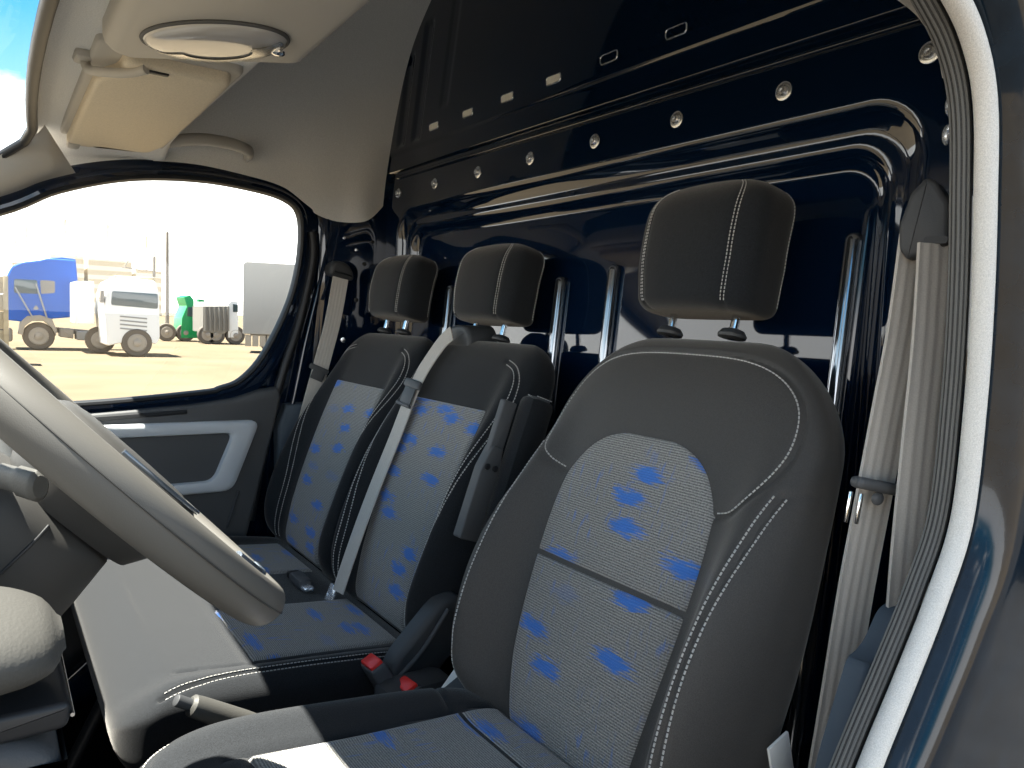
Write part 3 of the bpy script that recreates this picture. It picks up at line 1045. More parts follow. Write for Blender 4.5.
# plain skin above and behind
bd.grid(lambda y, z: (-0.983-0.004*sin(pi*(z-0.5)/2.2), y, z), [-2.2, -1.6, -1.2, -0.9], [1.90, 2.0, 2.1])
wleft = struct(bd.build('wall_left', 'paint_body', angle=50, fix=False))
wleft['label'] = 'dark painted body side behind the open driver doorway'
# inner face of the driver pillar, behind the seal
ip = MB()
ip.grid(lambda i, z: ([-0.935, -0.92, -0.908, -0.905, -0.905][int(i)], [-0.80, -0.84, -0.88, -0.94, -1.03][int(i)], z), list(range(5)), [FL, 1.2, 1.6, 2.05, 2.2])
ip.build('inner_pillar', 'paint', wleft, fix=False, angle=25)
for px, py in ((951, 105), (948, 135)):
    MB().lathe([(0.010, 0), (0.010, 0.002), (0.007, 0.004), (0.003, 0.005)], spot(px, py, x=-0.895), (1, 0.6, 0), 18).build('bolt', 'steel', wleft)
hd = MB()
hd.grid(lambda y, i: ([-0.935, -0.91, -0.87, -0.85][int(i)], y, interp([(-1.02, 2.0), (-0.75, 2.0), (-0.6, 2.045), (-0.25, 2.09), (0.05, 2.06), (0.1, 2.05)])(y)+[0.0, -0.004, 0.01, 0.06][int(i)]), [-1.02+1.1*j/24 for j in range(25)], [0, 1, 2, 3])
hd.build('door_header_lining', 'headliner', wleft, fix=False)

MB().tube(curve([tuple(spot(a, b, x=-0.895)) for a, b in ((880, -22), (906, -6), (928, 14), (944, 44), (951, 75))], 6), 0.0075, 12).build('header_trim', 'headliner_plastic', wleft)
def dpath(x, off=0.0):
    return [(x, *outw(i, off)) for i in range(m)]
seal = thing('door_seal', (-0.93, -0.78, 0.68), 'pale grey felt door seal with a ribbed inner lip running round the open driver doorway', 'door seal')
MB().tube(dpath(-0.940), 0.0098, 14).build('felt_bead', 'seal_grey', seal)
MB().tube(dpath(-0.918), 0.0095, 14).build('rubber_lip', 'seal_rib', seal)
rb = MB()
for a in (-1.15, -0.7, -0.25, 0.2, 0.65):
    rb.tube([(-0.918-0.0098*sin(a), *outw(i, -0.0098*cos(a)*0.0)) for i in range(m)] if False else
            [(-0.918+0.0092*sin(a), *outw(i, -0.0092*cos(a))) for i in range(m)], 0.0013, 6)
rb.build('lip_ridges', 'ridge', seal)

# ------------------------------------------------------------------ driver seat
DX = -0.53
ds = thing('driver_seat', (DX, -0.38, FL), 'large near seat with tall black backrest and arched blue-flecked centre panel, beside the open doorway', 'car seat')
bk = Pad((DX+0.005, -0.665, 1.055), (DX+0.005, -0.885, 1.668),
         [(0, .225), (.15, .248), (.4, .258), (.62, .252), (.78, .244), (1, .228)],
         [(0, .050), (.2, .066), (.4, .066), (.65, .062), (1, .050)], 0.055,
         [(0, .04), (.12, .088), (.30, .104), (.45, .090), (.60, .050), (.72, .016), (.84, .0), (1, 0)],
         bc=0.86, bs=0.16, k=3.6, r0=0.07, r1=0.13, corner1=0.15, corner0=0.06)
yoke = [(.235, .44), (.19, .425), (.148, .405)]
YR = [(-.148, .400), (-.175, .410), (-.205, .45), (-.218, .505), (-.205, .56), (-.165, .598), (-.10, .618), (0, .622), (.10, .618), (.165, .600), (.205, .560), (.222, .50), (.212, .44), (.185, .415), (.148, .405)]
CR = [(-.205, .03), (-.213, .12), (-.215, .25), (-.218, .34), (-.222, .41), (-.226, .445)]
CL = [(-a, b) for a, b in CR]
bk.seams = [(YR, .005, .0045), (CR, .005, .004), (CL, .004, .004), ([(-.222, .44), (-.240, .452), (-.249, .46)], .004, .004)]
back = bk.shell(170, 150).build('backrest', 'bolster', ds)
# shoulder yoke cloth: a softer panel over the upper backrest
def hw_ins(q):
    return interp([(0, .118), (.14, .138), (.28, .150), (.39, .147), (.43, .130), (.462, .100), (.481, .055), (.487, .0)])(q)
lo1, hi1 = (lambda q: -hw_ins(q)), (lambda q: hw_ins(q))
bk.patch(lo1, hi1, 0.012, 0.273, 0.006, uv0=(0.3, 0.1)).build('centre_panel', 'insert', back, fix=True)
bk.patch(lambda q: -max(.012, hw_ins(q)), lambda q: max(.012, hw_ins(q)), 0.276, 0.4845, 0.006, uv0=(0.3, 0.13)).build('centre_panel', 'insert', back, fix=True)
lines = [bk.line(YR, -.0005, side=s_) for s_ in (-.0048,)]
lines += [bk.line(CR, -.0005, side=s_) for s_ in (-.0055, .0055)]
lines += [bk.line(CL, -.0005, side=s_) for s_ in (.0055,)]
stitch_parts(lines, 'thread', back)
# yoke cloth seen as its own panel
hr = headrest((DX+0.026, -0.892, 1.706), 0.228, 0.202, 0.108, radians(10), ds)
posts(DX+0.022, -0.880, 1.672, -0.892, 1.72, 0.120, ds)
# cushion
cu = Pad((DX, -0.655, 1.062), (DX, -0.075, 1.090),
         [(0, .235), (.3, .252), (.7, .262), (1, .25)],
         [(0, .045), (.4, .050), (.8, .062), (1, .05)], 0.11,
         [(0, .015), (.2, .034), (.6, .038), (.9, .022), (1, .01)],
         bc=0.82, bs=0.18, k=3.6, r0=0.08, r1=0.13, corner1=0.17, corner0=0.05)
EL = [(.222, .03), (.226, .15), (.232, .30), (.230, .40), (.215, .475), (.15, .518), (0, .532), (-.15, .518), (-.215, .475), (-.230, .40), (-.232, .30), (-.226, .15), (-.222, .03)]
SD = [(.152, .02), (.152, .30), (.150, .43)]
cu.seams = [(EL, .004, .004), (SD, .005, .004), ([(-a, b) for a, b in SD], .005, .004), ([(.25, .105), (.2, .108), (.152, .112)], .004, .004), ([(-.25, .105), (-.2, .108), (-.152, .112)], .004, .004), ([(.152, .40), (0, .415), (-.152, .40)], .005, .004)]
cush = cu.shell(170, 130).build('seat_cushion', 'fabric', ds)
cu.patch(lambda q: -.148, lambda q: .148, 0.10, 0.40, 0.005, uv0=(0.7, 0.5)).build('centre_panel', 'insert', cush)
cu.patch(lambda q: -.148, lambda q: .148, 0.03, 0.098, 0.004, uv0=(0.7, 0.2), nv=16).build('centre_panel', 'insert', cush)
stitch_parts([cu.line(EL, -.0005, side=s_) for s_ in (-.005,)], 'thread', cush)
# seat box, side shield, recliner
MB().box((DX, -0.36, 0.80), (0.44, 0.46, 0.32), 0.02).build('seat_base', 'plastic', ds)
MB().prism(poly_round([(-0.14, 0.98), (-0.60, 0.96), (-0.72, 1.05), (-0.70, 1.14), (-0.58, 1.08), (-0.16, 1.05)], 0.03), lambda a, b, d: (d, a, b), DX+0.235, DX+0.275, 0.012).build('side_shield', 'plastic', ds)
MB().prism(poly_round([(-0.14, 0.98), (-0.60, 0.96), (-0.72, 1.05), (-0.70, 1.12), (-0.58, 1.06), (-0.16, 1.02)], 0.03), lambda a, b, d: (d, a, b), DX-0.235, DX-0.275, 0.012).build('side_shield', 'plastic', ds)
MB().prism(poly_round([(-0.585, 1.02), (-0.645, 1.03), (-0.70, 1.10), (-0.655, 1.13), (-0.60, 1.07)], 0.012), lambda a, b, d: (d, a, b), DX+0.272, DX+0.292, 0.006).build('recliner_cover', 'whiteplastic', ds)
# folded-up inboard armrest beside the backrest
ar = MB()
AX = DX+0.352
A0, A1 = Vector((AX, -0.745, 1.28)), Vector((AX, -0.835, 1.548))
ar.bar(A0, A1, 0.046, 0.060, 0.016, up=(0, 1, 0.4))
arm = ar.build('armrest', 'fabric', ds)
ev = (A1-A0).normalized()
en = Vector((0, ev.z, -ev.y))
stitch_parts([[tuple(A1+Vector((0.0305, 0, 0))*s_*0+Vector((s_*0.014, 0, 0))+en*(0.021*t)+ev*(0.0005)) for t in (-1, -.5, 0, .5, 1)] for s_ in (-1, 1)], 'thread', arm)
br = MB()
br.prism(poly_round([(-.02, -.02), (.022, -.02), (.022, .11), (.012, .155), (-.012, .155), (-.02, .11)], 0.006),
         lambda a, b, d: tuple(A0+ev*(b+0.02)+en*(a+0.045)+Vector((d, 0, 0))), 0.035, 0.012, 0.003)
br.prism(poly_round([(-.016, .12), (.014, .12), (.014, .26), (-.016, .26)], 0.004),
         lambda a, b, d: tuple(A0+ev*(b)+en*(a+0.046)+Vector((d, 0, 0))), 0.030, 0.016, 0.003)
bk_ = br.build('armrest_bracket', 'plastic_mid', ds)
for a in (-0.008, 0.010):
    MB().lathe([(0.006, 0), (0.006, 0.002), (0.003, 0.003)], A0+ev*0.135+en*(a+0.047)+Vector((0.035, 0, 0))*0+Vector((0.011, 0, 0)), (-1, 0, 0), 14).build('bolt', 'rubber', bk_)

# ------------------------------------------------------------------ bench seat for two
bs = thing('bench_seat', (0.345, -0.4, FL), 'black two-place passenger bench with blue-flecked knit panels and two headrests, under the far window', 'car seat')
def bench_back(cx, ew=0.0):
    p = Pad((cx, -0.695, 1.045), (cx, -0.925, 1.640),
            [(0, .215+ew), (.3, .232+ew), (.8, .230), (1, .220)],
            [(0, .045), (.2, .060), (.5, .062), (1, .045)], 0.055,
            [(0, .04), (.15, .062), (.5, .055), (.8, .02), (1, 0)],
            bc=0.84, bs=0.15, k=4.0, r0=0.06, r1=0.09, corner1=0.075, corner0=0.05)
    s1 = [(-.168, .015), (-.172, .12), (-.190, .30), (-.207, .46), (-.206, .53), (-.185, .568), (-.14, .585)]
    s2 = [(-a, b) for a, b in s1]
    p.seams = [(s1, .005, .004), (s2, .005, .004)]
    o = p.shell(140, 120).build('backrest', 'fabric', bs)
    ww = interp([(0, .118), (.23, .135), (.48, .150)])
    p.patch(lambda q: -ww(q), lambda q: ww(q), 0.012, 0.478, 0.006, uv0=(cx*3.1, 0.4)).build('centre_panel', 'insert', o)
    stitch_parts([p.line(s1, -.0005, side=s_) for s_ in (-.0052, .0052)]+[p.line(s2, -.0005, side=s_) for s_ in (.0052, -.0052)], 'thread', o)
    return o, p
MX, PX = 0.115, 0.580
mback, mpad = bench_back(MX)
pback, ppad = bench_back(PX, 0.030)
for cx in (MX, PX):
    headrest((cx+0.024, -0.935, 1.682), 0.246, 0.180, 0.098, radians(12), bs)
    posts(cx+0.022, -0.920, 1.642, -0.935, 1.70, 0.115, bs)
bc_ = Pad((0.35, -0.700, 1.015), (0.35, -0.150, 1.045),
          [(0, .445), (.5, .452), (1, .448)], [(0, .045), (.5, .055), (.85, .06), (1, .05)], 0.10,
          [(0, .01), (.3, .02), (.8, .02), (1, .01)], bc=0.93, bs=0.07, k=7.0, r0=0.07, r1=0.11, corner1=0.06, corner0=0.04)
e1 = [(-.420, .03), (-.424, .2), (-.424, .38), (-.428, .44), (-.432, .49)]
sA = [(-.105, .02), (-.10, .3), (-.09, .455)]
m1 = [(-.385, .02), (-.375, .2), (-.37, .34), (-.36, .455)]
bc_.seams = [(e1, .006, .004), ([(0.0, .02), (0, .3), (0, .46)], .006, .005), (m1, .004, .004), (sA, .004, .004), ([(-.42, .34), (-.37, .34), (-.10, .34), (0, .34)], .004, .004)]
bcush = bc_.shell(260, 110).build('seat_cushion', 'fabric', bs)
bc_.patch(lambda q: -.365, lambda q: -.105, 0.05, 0.335, 0.004, uv0=(1.2, 0.1)).build('centre_panel', 'insert', bcush)
bc_.patch(lambda q: .105, lambda q: .365, 0.05, 0.335, 0.004, uv0=(1.8, 0.7)).build('centre_panel', 'insert', bcush)
stitch_parts([bc_.line(e1, -.0005, side=s_) for s_ in (-.0045, .0045)], 'thread', bcush, r=0.0006)
bb = MB()
bb.box((0.36, -0.40, 0.90), (0.84, 0.36, 0.10), 0.01)
bb.build('seat_pan', 'plastic', bs)
for x in (-0.02, 0.72):
    MB().bar((x, -0.58, FL+0.01), (x, -0.56, 0.86), 0.05, 0.05, 0.006).build('leg', 'paint', bs)
    MB().bar((x, -0.02, FL+0.02), (x, -0.26, 0.86), 0.03, 0.06, 0.004).build('leg', 'paint', bs)
for a_, b_, x in (((112, 684), (58, 790), 0.16), ((148, 752), (120, 800), 0.02)):
    MB().tube([tuple(spot(*a_, x=x)), tuple(spot(*b_, x=x-0.01))], 0.011, 12).build('seat_strut', 'rubber', bs)
MB().box((0.35, -0.40, 0.655), (0.86, 0.55, 0.03), 0.006).build('base_plate', 'floor', bs)
# recliner cover at the near end of the bench
MB().prism(poly_round([(-0.55, 1.02), (-0.63, 1.015), (-0.73, 1.10), (-0.71, 1.19), (-0.665, 1.175), (-0.58, 1.09)], 0.022), lambda a, b, d: (d, a, b), -0.095, -0.135, 0.012).build('recliner_cover', 'plastic', bs)
MB().tube(curve([(-0.137, -0.585, 1.06), (-0.139, -0.63, 1.10), (-0.139, -0.68, 1.165)], 6), 0.004, 8).build('recliner_rib', 'plastic_mid', bs)
MB().box((-0.165, -0.60, 1.02), (0.07, 0.13, 0.10), 0.02).build('seat_bracket', 'plastic', bs)
# belt outlet on the shoulder of the middle backrest
og = MB()
oc = spot(462, 338, y=-0.90)
og.prism(poly_round([(-.055, -.030), (.06, -.030), (.052, .012), (.02, .030), (-.035, .030), (-.055, .01)], 0.014), lambda a, b, d: (oc.x+a, oc.y+d-0.02, oc.z+b), -0.04, 0.035, 0.010)
outlet = og.build('belt_outlet', 'plastic', bs)

# middle lap-and-shoulder belt
def padpt(p, px, py, n=0.075):
    O = p.O + p.en*n
    d = _fw + RT*((px-512)/FPX) + UP*((384-py)/FPX)
    t = (O-CAM).dot(p.en)/d.dot(p.en)
    return CAM+d*t
mbelt = thing('seat_belt', (0.2, -0.66, 1.07), 'pale grey belt running down across the middle backrest of the bench', 'seat belt')
P_ = [padpt(mpad, 452, 333, .060), padpt(mpad, 440, 345, .064), padpt(mpad, 418, 380, .072), padpt(mpad, 396, 435, .080), padpt(mpad, 372, 495, .085), padpt(mpad, 352, 550, .090), padpt(mpad, 338, 592, .090)]
cp = curve(P_, 8)
strap(cp, (1, 0.02, 0.12), 0.046).build('webbing', 'belt', mbelt)
tq = padpt(mpad, 413, 384, .080)
dr_ = (P_[3]-P_[2]).normalized()
tg = MB()
sx = Vector((1, 0.05, 0.1)).normalized()
tn = sx.cross(dr_).normalized()
if tn.dot(mpad.en) < 0:
    tn = -tn
Rm = Matrix((sx, dr_, tn)).transposed()
tg.box(tq, (0.066, 0.020, 0.012), 0.005, Rm)
tong = tg.build('belt_tongue', 'plastic_mid', mbelt)
MB().box(tq+dr_*0.030+tn*0.002, (0.045, 0.045, 0.003), 0.001, Rm).build('tongue_plate', 'plastic_mid', tong)
MB().box(tq+dr_*0.052+tn*0.004, (0.058, 0.008, 0.010), 0.003, Rm).build('tongue_bar', 'plastic_mid', tong)
eb = padpt(mpad, 330, 597, .085)
MB().box(eb, (0.030, 0.055, 0.008), 0.003, Rm).build('belt_anchor', 'steel', mbelt)

def buckle(px, py, x, label, col, rot, size=(0.060, 0.030, 0.066), top='red'):
    p = spot(px, py, x=x)
    z = Vector(rot).normalized()
    xx = Vector((1, 0, 0))
    yy = z.cross(xx).normalized()
    xx = yy.cross(z)
    R_ = Matrix((xx, yy, z)).transposed()
    t = thing('belt_buckle', tuple(p-z*0.06), label, 'belt buckle', None)
    MB().box(p-z*0.030, size, 0.005, R_, 3).build('buckle_body', col, t)
    MB().box(p+z*0.0015, (size[0]*0.86, size[1]*0.8, 0.014), 0.003, R_).build('release_button', top, t)
    MB().box(p+z*0.004+yy*(size[1]*0.30), (size[0]*0.5, 0.003, 0.006), 0.0008, R_).build('tongue_slot', 'rubber', t)
    MB().bar(p-z*0.055, p-z*0.13, 0.022, 0.008, 0.002).build('stalk', 'plastic', t)
    return t
buckle(373, 664, -0.118, 'red-topped grey buckle nearer the bench, beside the bench recliner cover', 'plastic_mid', (0.15, 0.45, 0.85))
buckle(407, 687, -0.185, 'red-topped buckle nearer the driver seat, sunk between the cushions', 'plastic_mid', (0.15, 0.40, 0.9))
bq = padpt(mpad, 300, 580, .115)
fb = thing('belt_buckle', tuple(bq), 'small grey buckle lying between the two bench backrests', 'belt buckle')
MB().box(bq, (0.075, 0.030, 0.022), 0.006).build('buckle_body', 'plastic_mid', fb)
MB().box(bq+Vector((0.036, 0.004, 0.004)), (0.012, 0.026, 0.016), 0.003).build('release_button', 'rubber', fb)
MB().box(bq+Vector((-0.046, 0.0, -0.004)), (0.030, 0.024, 0.010), 0.003).build('tongue_plate', 'steel', fb)

# passenger belt on the far pillar
pb = thing('seat_belt', (0.83, -0.8, 1.1), 'pale grey belt hanging from the black loop on the far pillar beside the window', 'seat belt')
L0 = spot(341, 272, x=0.838)
q = [tuple(spot(a, b, x=xx)) for a, b, xx in ((341, 276, .838), (333, 320, .840), (324, 355, .842), (314, 392, .843), (304, 430, .844), (291, 485, .845))]
strap(curve(q, 6), (0.10, 1, 0.28), 0.047).build('webbing', 'belt', pb)
lp = MB()
lp.prism(poly_round([(-.038, -.018), (.038, -.018), (.036, .010), (.018, .030), (-.018, .030), (-.036, .010)], 0.012), lambda a, b, d: (L0.x+d, L0.y+a, L0.z+b+a*0.2), 0.040, -0.012, 0.010)
loop = lp.build('belt_loop', 'plastic', pb)
MB().tube(curve([(L0.x-0.014, L0.y-0.026, L0.z-0.010), (L0.x-0.017, L0.y, L0.z-0.006), (L0.x-0.014, L0.y+0.026, L0.z)], 6), 0.003, 8).build('loop_slot', 'rubber', loop)
tq = spot(319, 369, x=0.836)
MB().box(tq, (0.012, 0.062, 0.016), 0.005, Matrix.Rotation(radians(22), 3, 'X')).build('belt_tongue', 'plastic_mid', pb)
MB().box(tq+Vector((-0.003, 0.004, -0.018)), (0.004, 0.040, 0.030), 0.0015, Matrix.Rotation(radians(22), 3, 'X')).build('tongue_plate', 'plastic_mid', pb)

# driver belt on the near pillar
db = thing('seat_belt', (-0.83, -0.82, 1.15), 'wide pale grey belt hanging from the near pillar loop beside the open doorway', 'seat belt')
q = [tuple(spot(a, b, x=xx)) for a, b, xx in ((918, 236, -.838), (905, 330, -.834), (890, 410, -.832), (875, 490, -.830), (856, 590, -.826), (838, 700, -.822), (826, 772, -.820), (815, 850, -.818))]
strap(curve(q, 8), (0.35, 1, 0.2), 0.047, ribs=4).build('webbing', 'belt', db)
q2 = [tuple(spot(a, b, x=xx)) for a, b, xx in ((938, 244, -.868), (932, 340, -.872), (922, 440, -.876), (912, 540, -.880), (904, 640, -.884))]
strap(curve(q2, 8), (0.45, 1, 0.1), 0.047, ribs=4).build('webbing', 'belt', db)
Lp = spot(925, 222, x=-0.848)
lp = MB()
ldir = Vector((-0.25, 0.97, 0)).normalized()     # outward from the pillar
lsid = Vector((0.97, 0.25, 0)).normalized()
prof = [(-.028, -.026), (-.010, -.034), (.012, -.042), (.021, -.030), (.023, -.004), (.014, .030), (.000, .046), (-.010, .042), (-.026, .016)]
lp.prism(poly_round(prof, 0.004, 3), lambda a, b, d: tuple(Lp+lsid*a+Vector((0, 0, b))+ldir*d), -0.022, 0.016, 0.007)
loop = lp.build('belt_loop', 'plastic', db)
MB().prism(rrect(-.027, -.004, -.026, -.018, .003, 3), lambda a, b, d: tuple(Lp+lsid*a+Vector((0, 0, b))+ldir*d), 0.010, 0.0185).build('loop_slot', 'rubber', loop, smooth=False)
MB().lathe([(0.022, -0.03), (0.022, -0.018), (0.016, -0.014)], Lp+Vector((0, 0, 0.015)), ldir, 18).build('loop_bolt_cap', 'rubber', loop)
tq = spot(877, 486, x=-0.843)
ty = Vector((0.35, 1, 0.2)).normalized()
tz = Vector((0.0, -0.2, 1)).normalized()
tx = ty.cross(tz).normalized()
tz = tx.cross(ty)
Rm = Matrix((ty, tx, tz)).transposed()
tg = MB().box(tq, (0.062, 0.019, 0.013), 0.006, Rm, 3)
tong = tg.build('belt_tongue', 'plastic_mid', db)
MB().box(tq+tz*(-0.028)+ty*(0.018), (0.004, 0.003, 0.034), 0.001, Rm).build('tongue_plate', 'chrome', tong)
MB().box(tq+tz*(-0.028)+ty*(0.032), (0.004, 0.003, 0.034), 0.001, Rm).build('tongue_plate', 'chrome', tong)
bp_ = spot(877, 498, x=-0.841)
MB().lathe([(0.0075, 0), (0.0075, 0.002), (0.005, 0.0045), (0.001, 0.005)], bp_+Vector((-0.001, 0.002, 0)), (-1, 0.4, 0), 16).build('stop_button', 'plastic_mid', db)
# retractor cover at the foot of the near pillar
cv = MB()
CVP = [(-0.93, 1.402), (-0.798, 1.402), (-0.770, 1.397), (-0.747, 1.368), (-0.730, 1.358), (-0.717, 1.357), (-0.680, 1.272), (-0.625, 1.10), (-0.585, 0.90), (-0.93, 0.90)]
cv.prism(poly_round(CVP, 0.010), lambda a, b, d: (d, a, b), -0.868, -0.893, 0.008)
tag(cv.build('retractor_cover', 'blueplastic'), 'blue-grey stepped plastic cover at the foot of the near pillar, behind the driver belt', 'pillar cover')

# handbrake between driver seat and bench
hb = thing('handbrake_lever', (-0.20, -0.42, 1.0), 'grey handbrake lever with a dark push button between driver cushion and bench', 'handbrake')
h0, h1 = spot(182, 702, x=-0.215), spot(262, 728, x=-0.205)
dv = (h1-h0).normalized()
MB().tube([h0+dv*0.012, h0+dv*0.016, h0+dv*0.03, h0+dv*0.10, h0+dv*0.16, h0+dv*0.22], [0.010, 0.0145, 0.0155, 0.0165, 0.015, 0.012], 18).build('grip', 'dash', hb)
MB().tube([h0-dv*0.010, h0-dv*0.009, h0+dv*0.02], [0.0065, 0.008, 0.008], 14).build('push_button', 'plastic', hb)
MB().tube([h0+dv*0.21, h0+dv*0.30], 0.009, 12).build('lever_arm', 'paint', hb)

# ------------------------------------------------------------------ steering wheel and column
WC = Vector((DX, -0.080, 1.550))
WS_ = Vector((0, -cos(radians(46)), -sin(radians(46))))
WN = Vector((0, -sin(radians(46)), cos(radians(46))))
WX = Vector((1, 0, 0))
def W(a, r_, n_=0.0):
    """a: angle in the wheel plane, 0 at the passenger side, 90 degrees at the bottom"""
    return WC+WX*(r_*cos(a))+WS_*(r_*sin(a))+WN*n_
sw = thing('steering_wheel', tuple(WC), 'grey steering wheel with a thick padded rim cutting across the lower left', 'steering wheel')
rm = MB()
vs, fs = [], []
n1, n2 = 160, 24
for i in range(n1):
    a = 2*pi*i/n1
    fat = 0.0035*max(0, cos(a*2-pi*0.5))
    for j in range(n2):
        b = 2*pi*j/n2
        vs.append(W(a, 0.196+(0.0165+fat*0.4)*cos(b), 0.0195*sin(b)))
for i in range(n1):
    for j in range(n2):
        fs.append((i*n2+j, i*n2+(j+1) % n2, ((i+1) % n1)*n2+(j+1) % n2, ((i+1) % n1)*n2+j))
rm.add(vs, fs)
rim = rm.build('wheel_rim', 'wheel', sw)
MB().tube([W(2*pi*i/120, 0.2128, 0.004) for i in range(120)], 0.0007, 6, closed=True).build('rim_seam', 'wheel_dark', rim)
hubp = MB()
def hub(i, t):
    a = 2*pi*i/48
    k = 2.6
    cx_, sy_ = math.copysign(abs(cos(a))**(2/k), cos(a)), math.copysign(abs(sin(a))**(2/k), sin(a))
    rr = [0.0, .06, .078, .088, .092, .090, .07][t]/0.092
    nn = [.024, .023, .020, .013, .0, -.02, -.05][t]
    return WC+WX*(0.090*cx_*rr)+WS_*(0.080*sy_*rr+0.020)+WN*nn
hubp.grid(lambda i, t: hub(i, int(t)), list(range(48)), list(range(7)), closed_u=True)
hubo = hubp.build('airbag_hub', 'wheel_dark', sw)
for a0, wd in ((radians(8), .030), (radians(172), .030), (radians(90), .028)):
    c_ = W(a0, 0.135, 0.0)
    d_ = (W(a0, 1)-WC).normalized()
    sd_ = WN.cross(d_)
    MB().box(c_, (0.105, wd*2, 0.020), 0.008, Matrix((d_, sd_, WN)).transposed(), 3).build('spoke', 'wheel', sw)
MB().tube(curve([W(radians(b), 0.176, 0.018) for b in range(95, 150, 5)], 3), 0.0035, 10).build('trim_inlay', 'blue_silver', sw)
MB().tube(curve([W(radians(b), 0.096, 0.020) for b in range(110, 190, 5)], 3), 0.0022, 10).build('trim_inlay', 'blue_silver', sw)
# column with shroud and stalk
sc = thing('steering_column', tuple(WC-WN*0.12), 'grey plastic steering column shroud below the steering wheel', 'steering column')
cs = MB()
def shroud(i, t):
    a = 2*pi*i/56
    k = 3.2
    cx_, sy_ = math.copysign(abs(cos(a))**(2/k), cos(a)), math.copysign(abs(sin(a))**(2/k), sin(a))
    hwx = interp([(0, .02), (.03, .06), (.1, .078), (.5, .080), (1, .075)])(t)
    up_ = interp([(0, .02), (.03, .055), (.1, .07), (.5, .085), (1, .09)])(t)
    dn = interp([(0, .03), (.03, .060), (.1, .066), (.35, .072), (.6, .072), (1, .07)])(t)
    h = up_ if sy_ < 0 else dn
    return WC+WX*(hwx*cx_)+WS_*(h*sy_)+WN*(-0.040-0.26*t)
cs.grid(lambda i, t: shroud(i, t), list(range(56)), [0, .01, .03, .06, .1, .2, .35, .5, .7, 1.0], closed_u=True)
cs.f.append(tuple(range(56)))
shr = cs.build('shroud', 'wheel_dark', sc)
MB().tube([tuple(shroud(56*0.5, t)+Vector((-0.0005, 0, 0))) for t in (.06, .1, .2, .35, .5, .7)], 0.0012, 6).build('shroud_joint', 'rubber', shr)
s0 = Vector((-0.585, -0.005, 1.553))
MB().tube(curve([s0, s0+Vector((-0.03, -0.006, 0.002)), s0+Vector((-0.065, -0.016, 0.004)), s0+Vector((-0.09, -0.026, 0.004))], 6), [0.005]*6+[0.006]*6+[0.007]*6+[0.005], 12, ry=0.008).build('stalk', 'dash', sc)

# ------------------------------------------------------------------ dashboard
da = thing('dashboard', (0, 0.4, FL), 'grey dashboard end with a rounded pod below the steering wheel at the left edge', 'dashboard')
d_ = MB()
PR = [(0.01, 1.06), (0.05, 1.20), (0.08, 1.34), (0.07, 1.42), (0.12, 1.475), (0.30, 1.50), (0.70, 1.46), (0.74, 1.3), (0.74, 0.75), (0.25, 0.72)]
d_.prism(poly_round(PR, 0.03), lambda a, b, d: (d, a, b), 0.84, -0.80, 0.03)
d_.build('dash_body', 'dash', da)
MB().prism(poly_round([(-0.055, 1.15), (-0.060, 1.36), (-0.02, 1.40), (0.12, 1.40), (0.12, 1.12)], 0.025), lambda a, b, d: (d, a, b), 0.80, 0.05, 0.02).build('sun_block_box', 'dash', da)  # hidden box added to keep direct sun off the floor
pod = MB()
def podf(i, t):
    a = 2*pi*i/40
    r_ = interp([(0, 0.012), (.03, .026), (.1, .036), (.2, .041), (.4, .044), (.7, .050), (1, .052)])(t)
    return Vector((-0.752, -0.038+0.24*t, 1.482+0.03*t)) + Vector((1, 0, 0))*(r_*1.5*cos(a)) + Vector((0, 0.1, 1))*(r_*0.66*sin(a))
pod.grid(lambda i, t: podf(i, t), list(range(40)), [0, .008, .02, .035, .05, .075, .1, .15, .2, .28, .35, .5, .75, 1], closed_u=True)
pod.f.append(tuple(range(40)))
pod.build('end_pod', 'dash', da)
lowp = MB()
lowp.prism(poly_round([(-0.038, 1.425), (-0.034, 1.40), (-0.018, 1.34), (0.0, 1.20), (0.12, 1.05), (0.20, 1.25), (0.14, 1.435), (0.0, 1.440)], 0.02), lambda a, b, d: (d, a, b), -0.655, -0.79, 0.012)
lowp.build('knee_panel', 'plastic', da)
MB().prism(poly_round([(-0.040, 1.452), (-0.038, 1.436), (0.03, 1.434), (0.03, 1.452)], 0.005), lambda a, b, d: (d, a, b), -0.668, -0.785, 0.004).build('gloss_strip', 'rubber', da)
MB().tube([(-0.785, -0.0400, 1.444), (-0.675, -0.0405, 1.444)], 0.0012, 8).build('chrome_strip', 'chrome', da)

# ------------------------------------------------------------------ overhead: console, visor, grab handle
oc_ = thing('overhead_console', (-0.2, -0.27, 2.085), 'beige overhead console with an oval lamp lens, above the middle of the cab', 'overhead console')
CP = poly_round([(-0.52, -0.145), (0.0, -0.145), (0.030, -0.185), (-0.128, -0.400), (-0.52, -0.385)], 0.022, 5)
obo = MB().prism(CP, lambda a, b, d: (a, b, d), 2.105, 2.0535, 0.020).build('console_body', 'headliner_plastic', oc_, angle=50)
LC = Vector((-0.162, -0.264, 2.0535))
ldx = Vector((-0.164, -0.132, 0)).normalized()
ldy = Vector((ldx.y, -ldx.x, 0))
M['lens'] = mat('lamp_lens', (0.42, 0.41, 0.40), rough=0.12, spec=0.7, coat=0.6)
M['lens_ref'] = mat('lamp_reflector', (0.75, 0.73, 0.68), rough=0.25, metal=0.9)
def lens(i, t):
    a = 2*pi*i/56
    r_ = [1.0, .99, .95, .86, .70, .45, .2, .02][t]
    d = [0.0, .004, .008, .0115, .014, .0155, .016, .0162][t]
    return LC+ldx*(0.108*r_*cos(a))+ldy*(0.060*r_*sin(a)*(1.0))+Vector((0, 0, -d))
lm = MB()
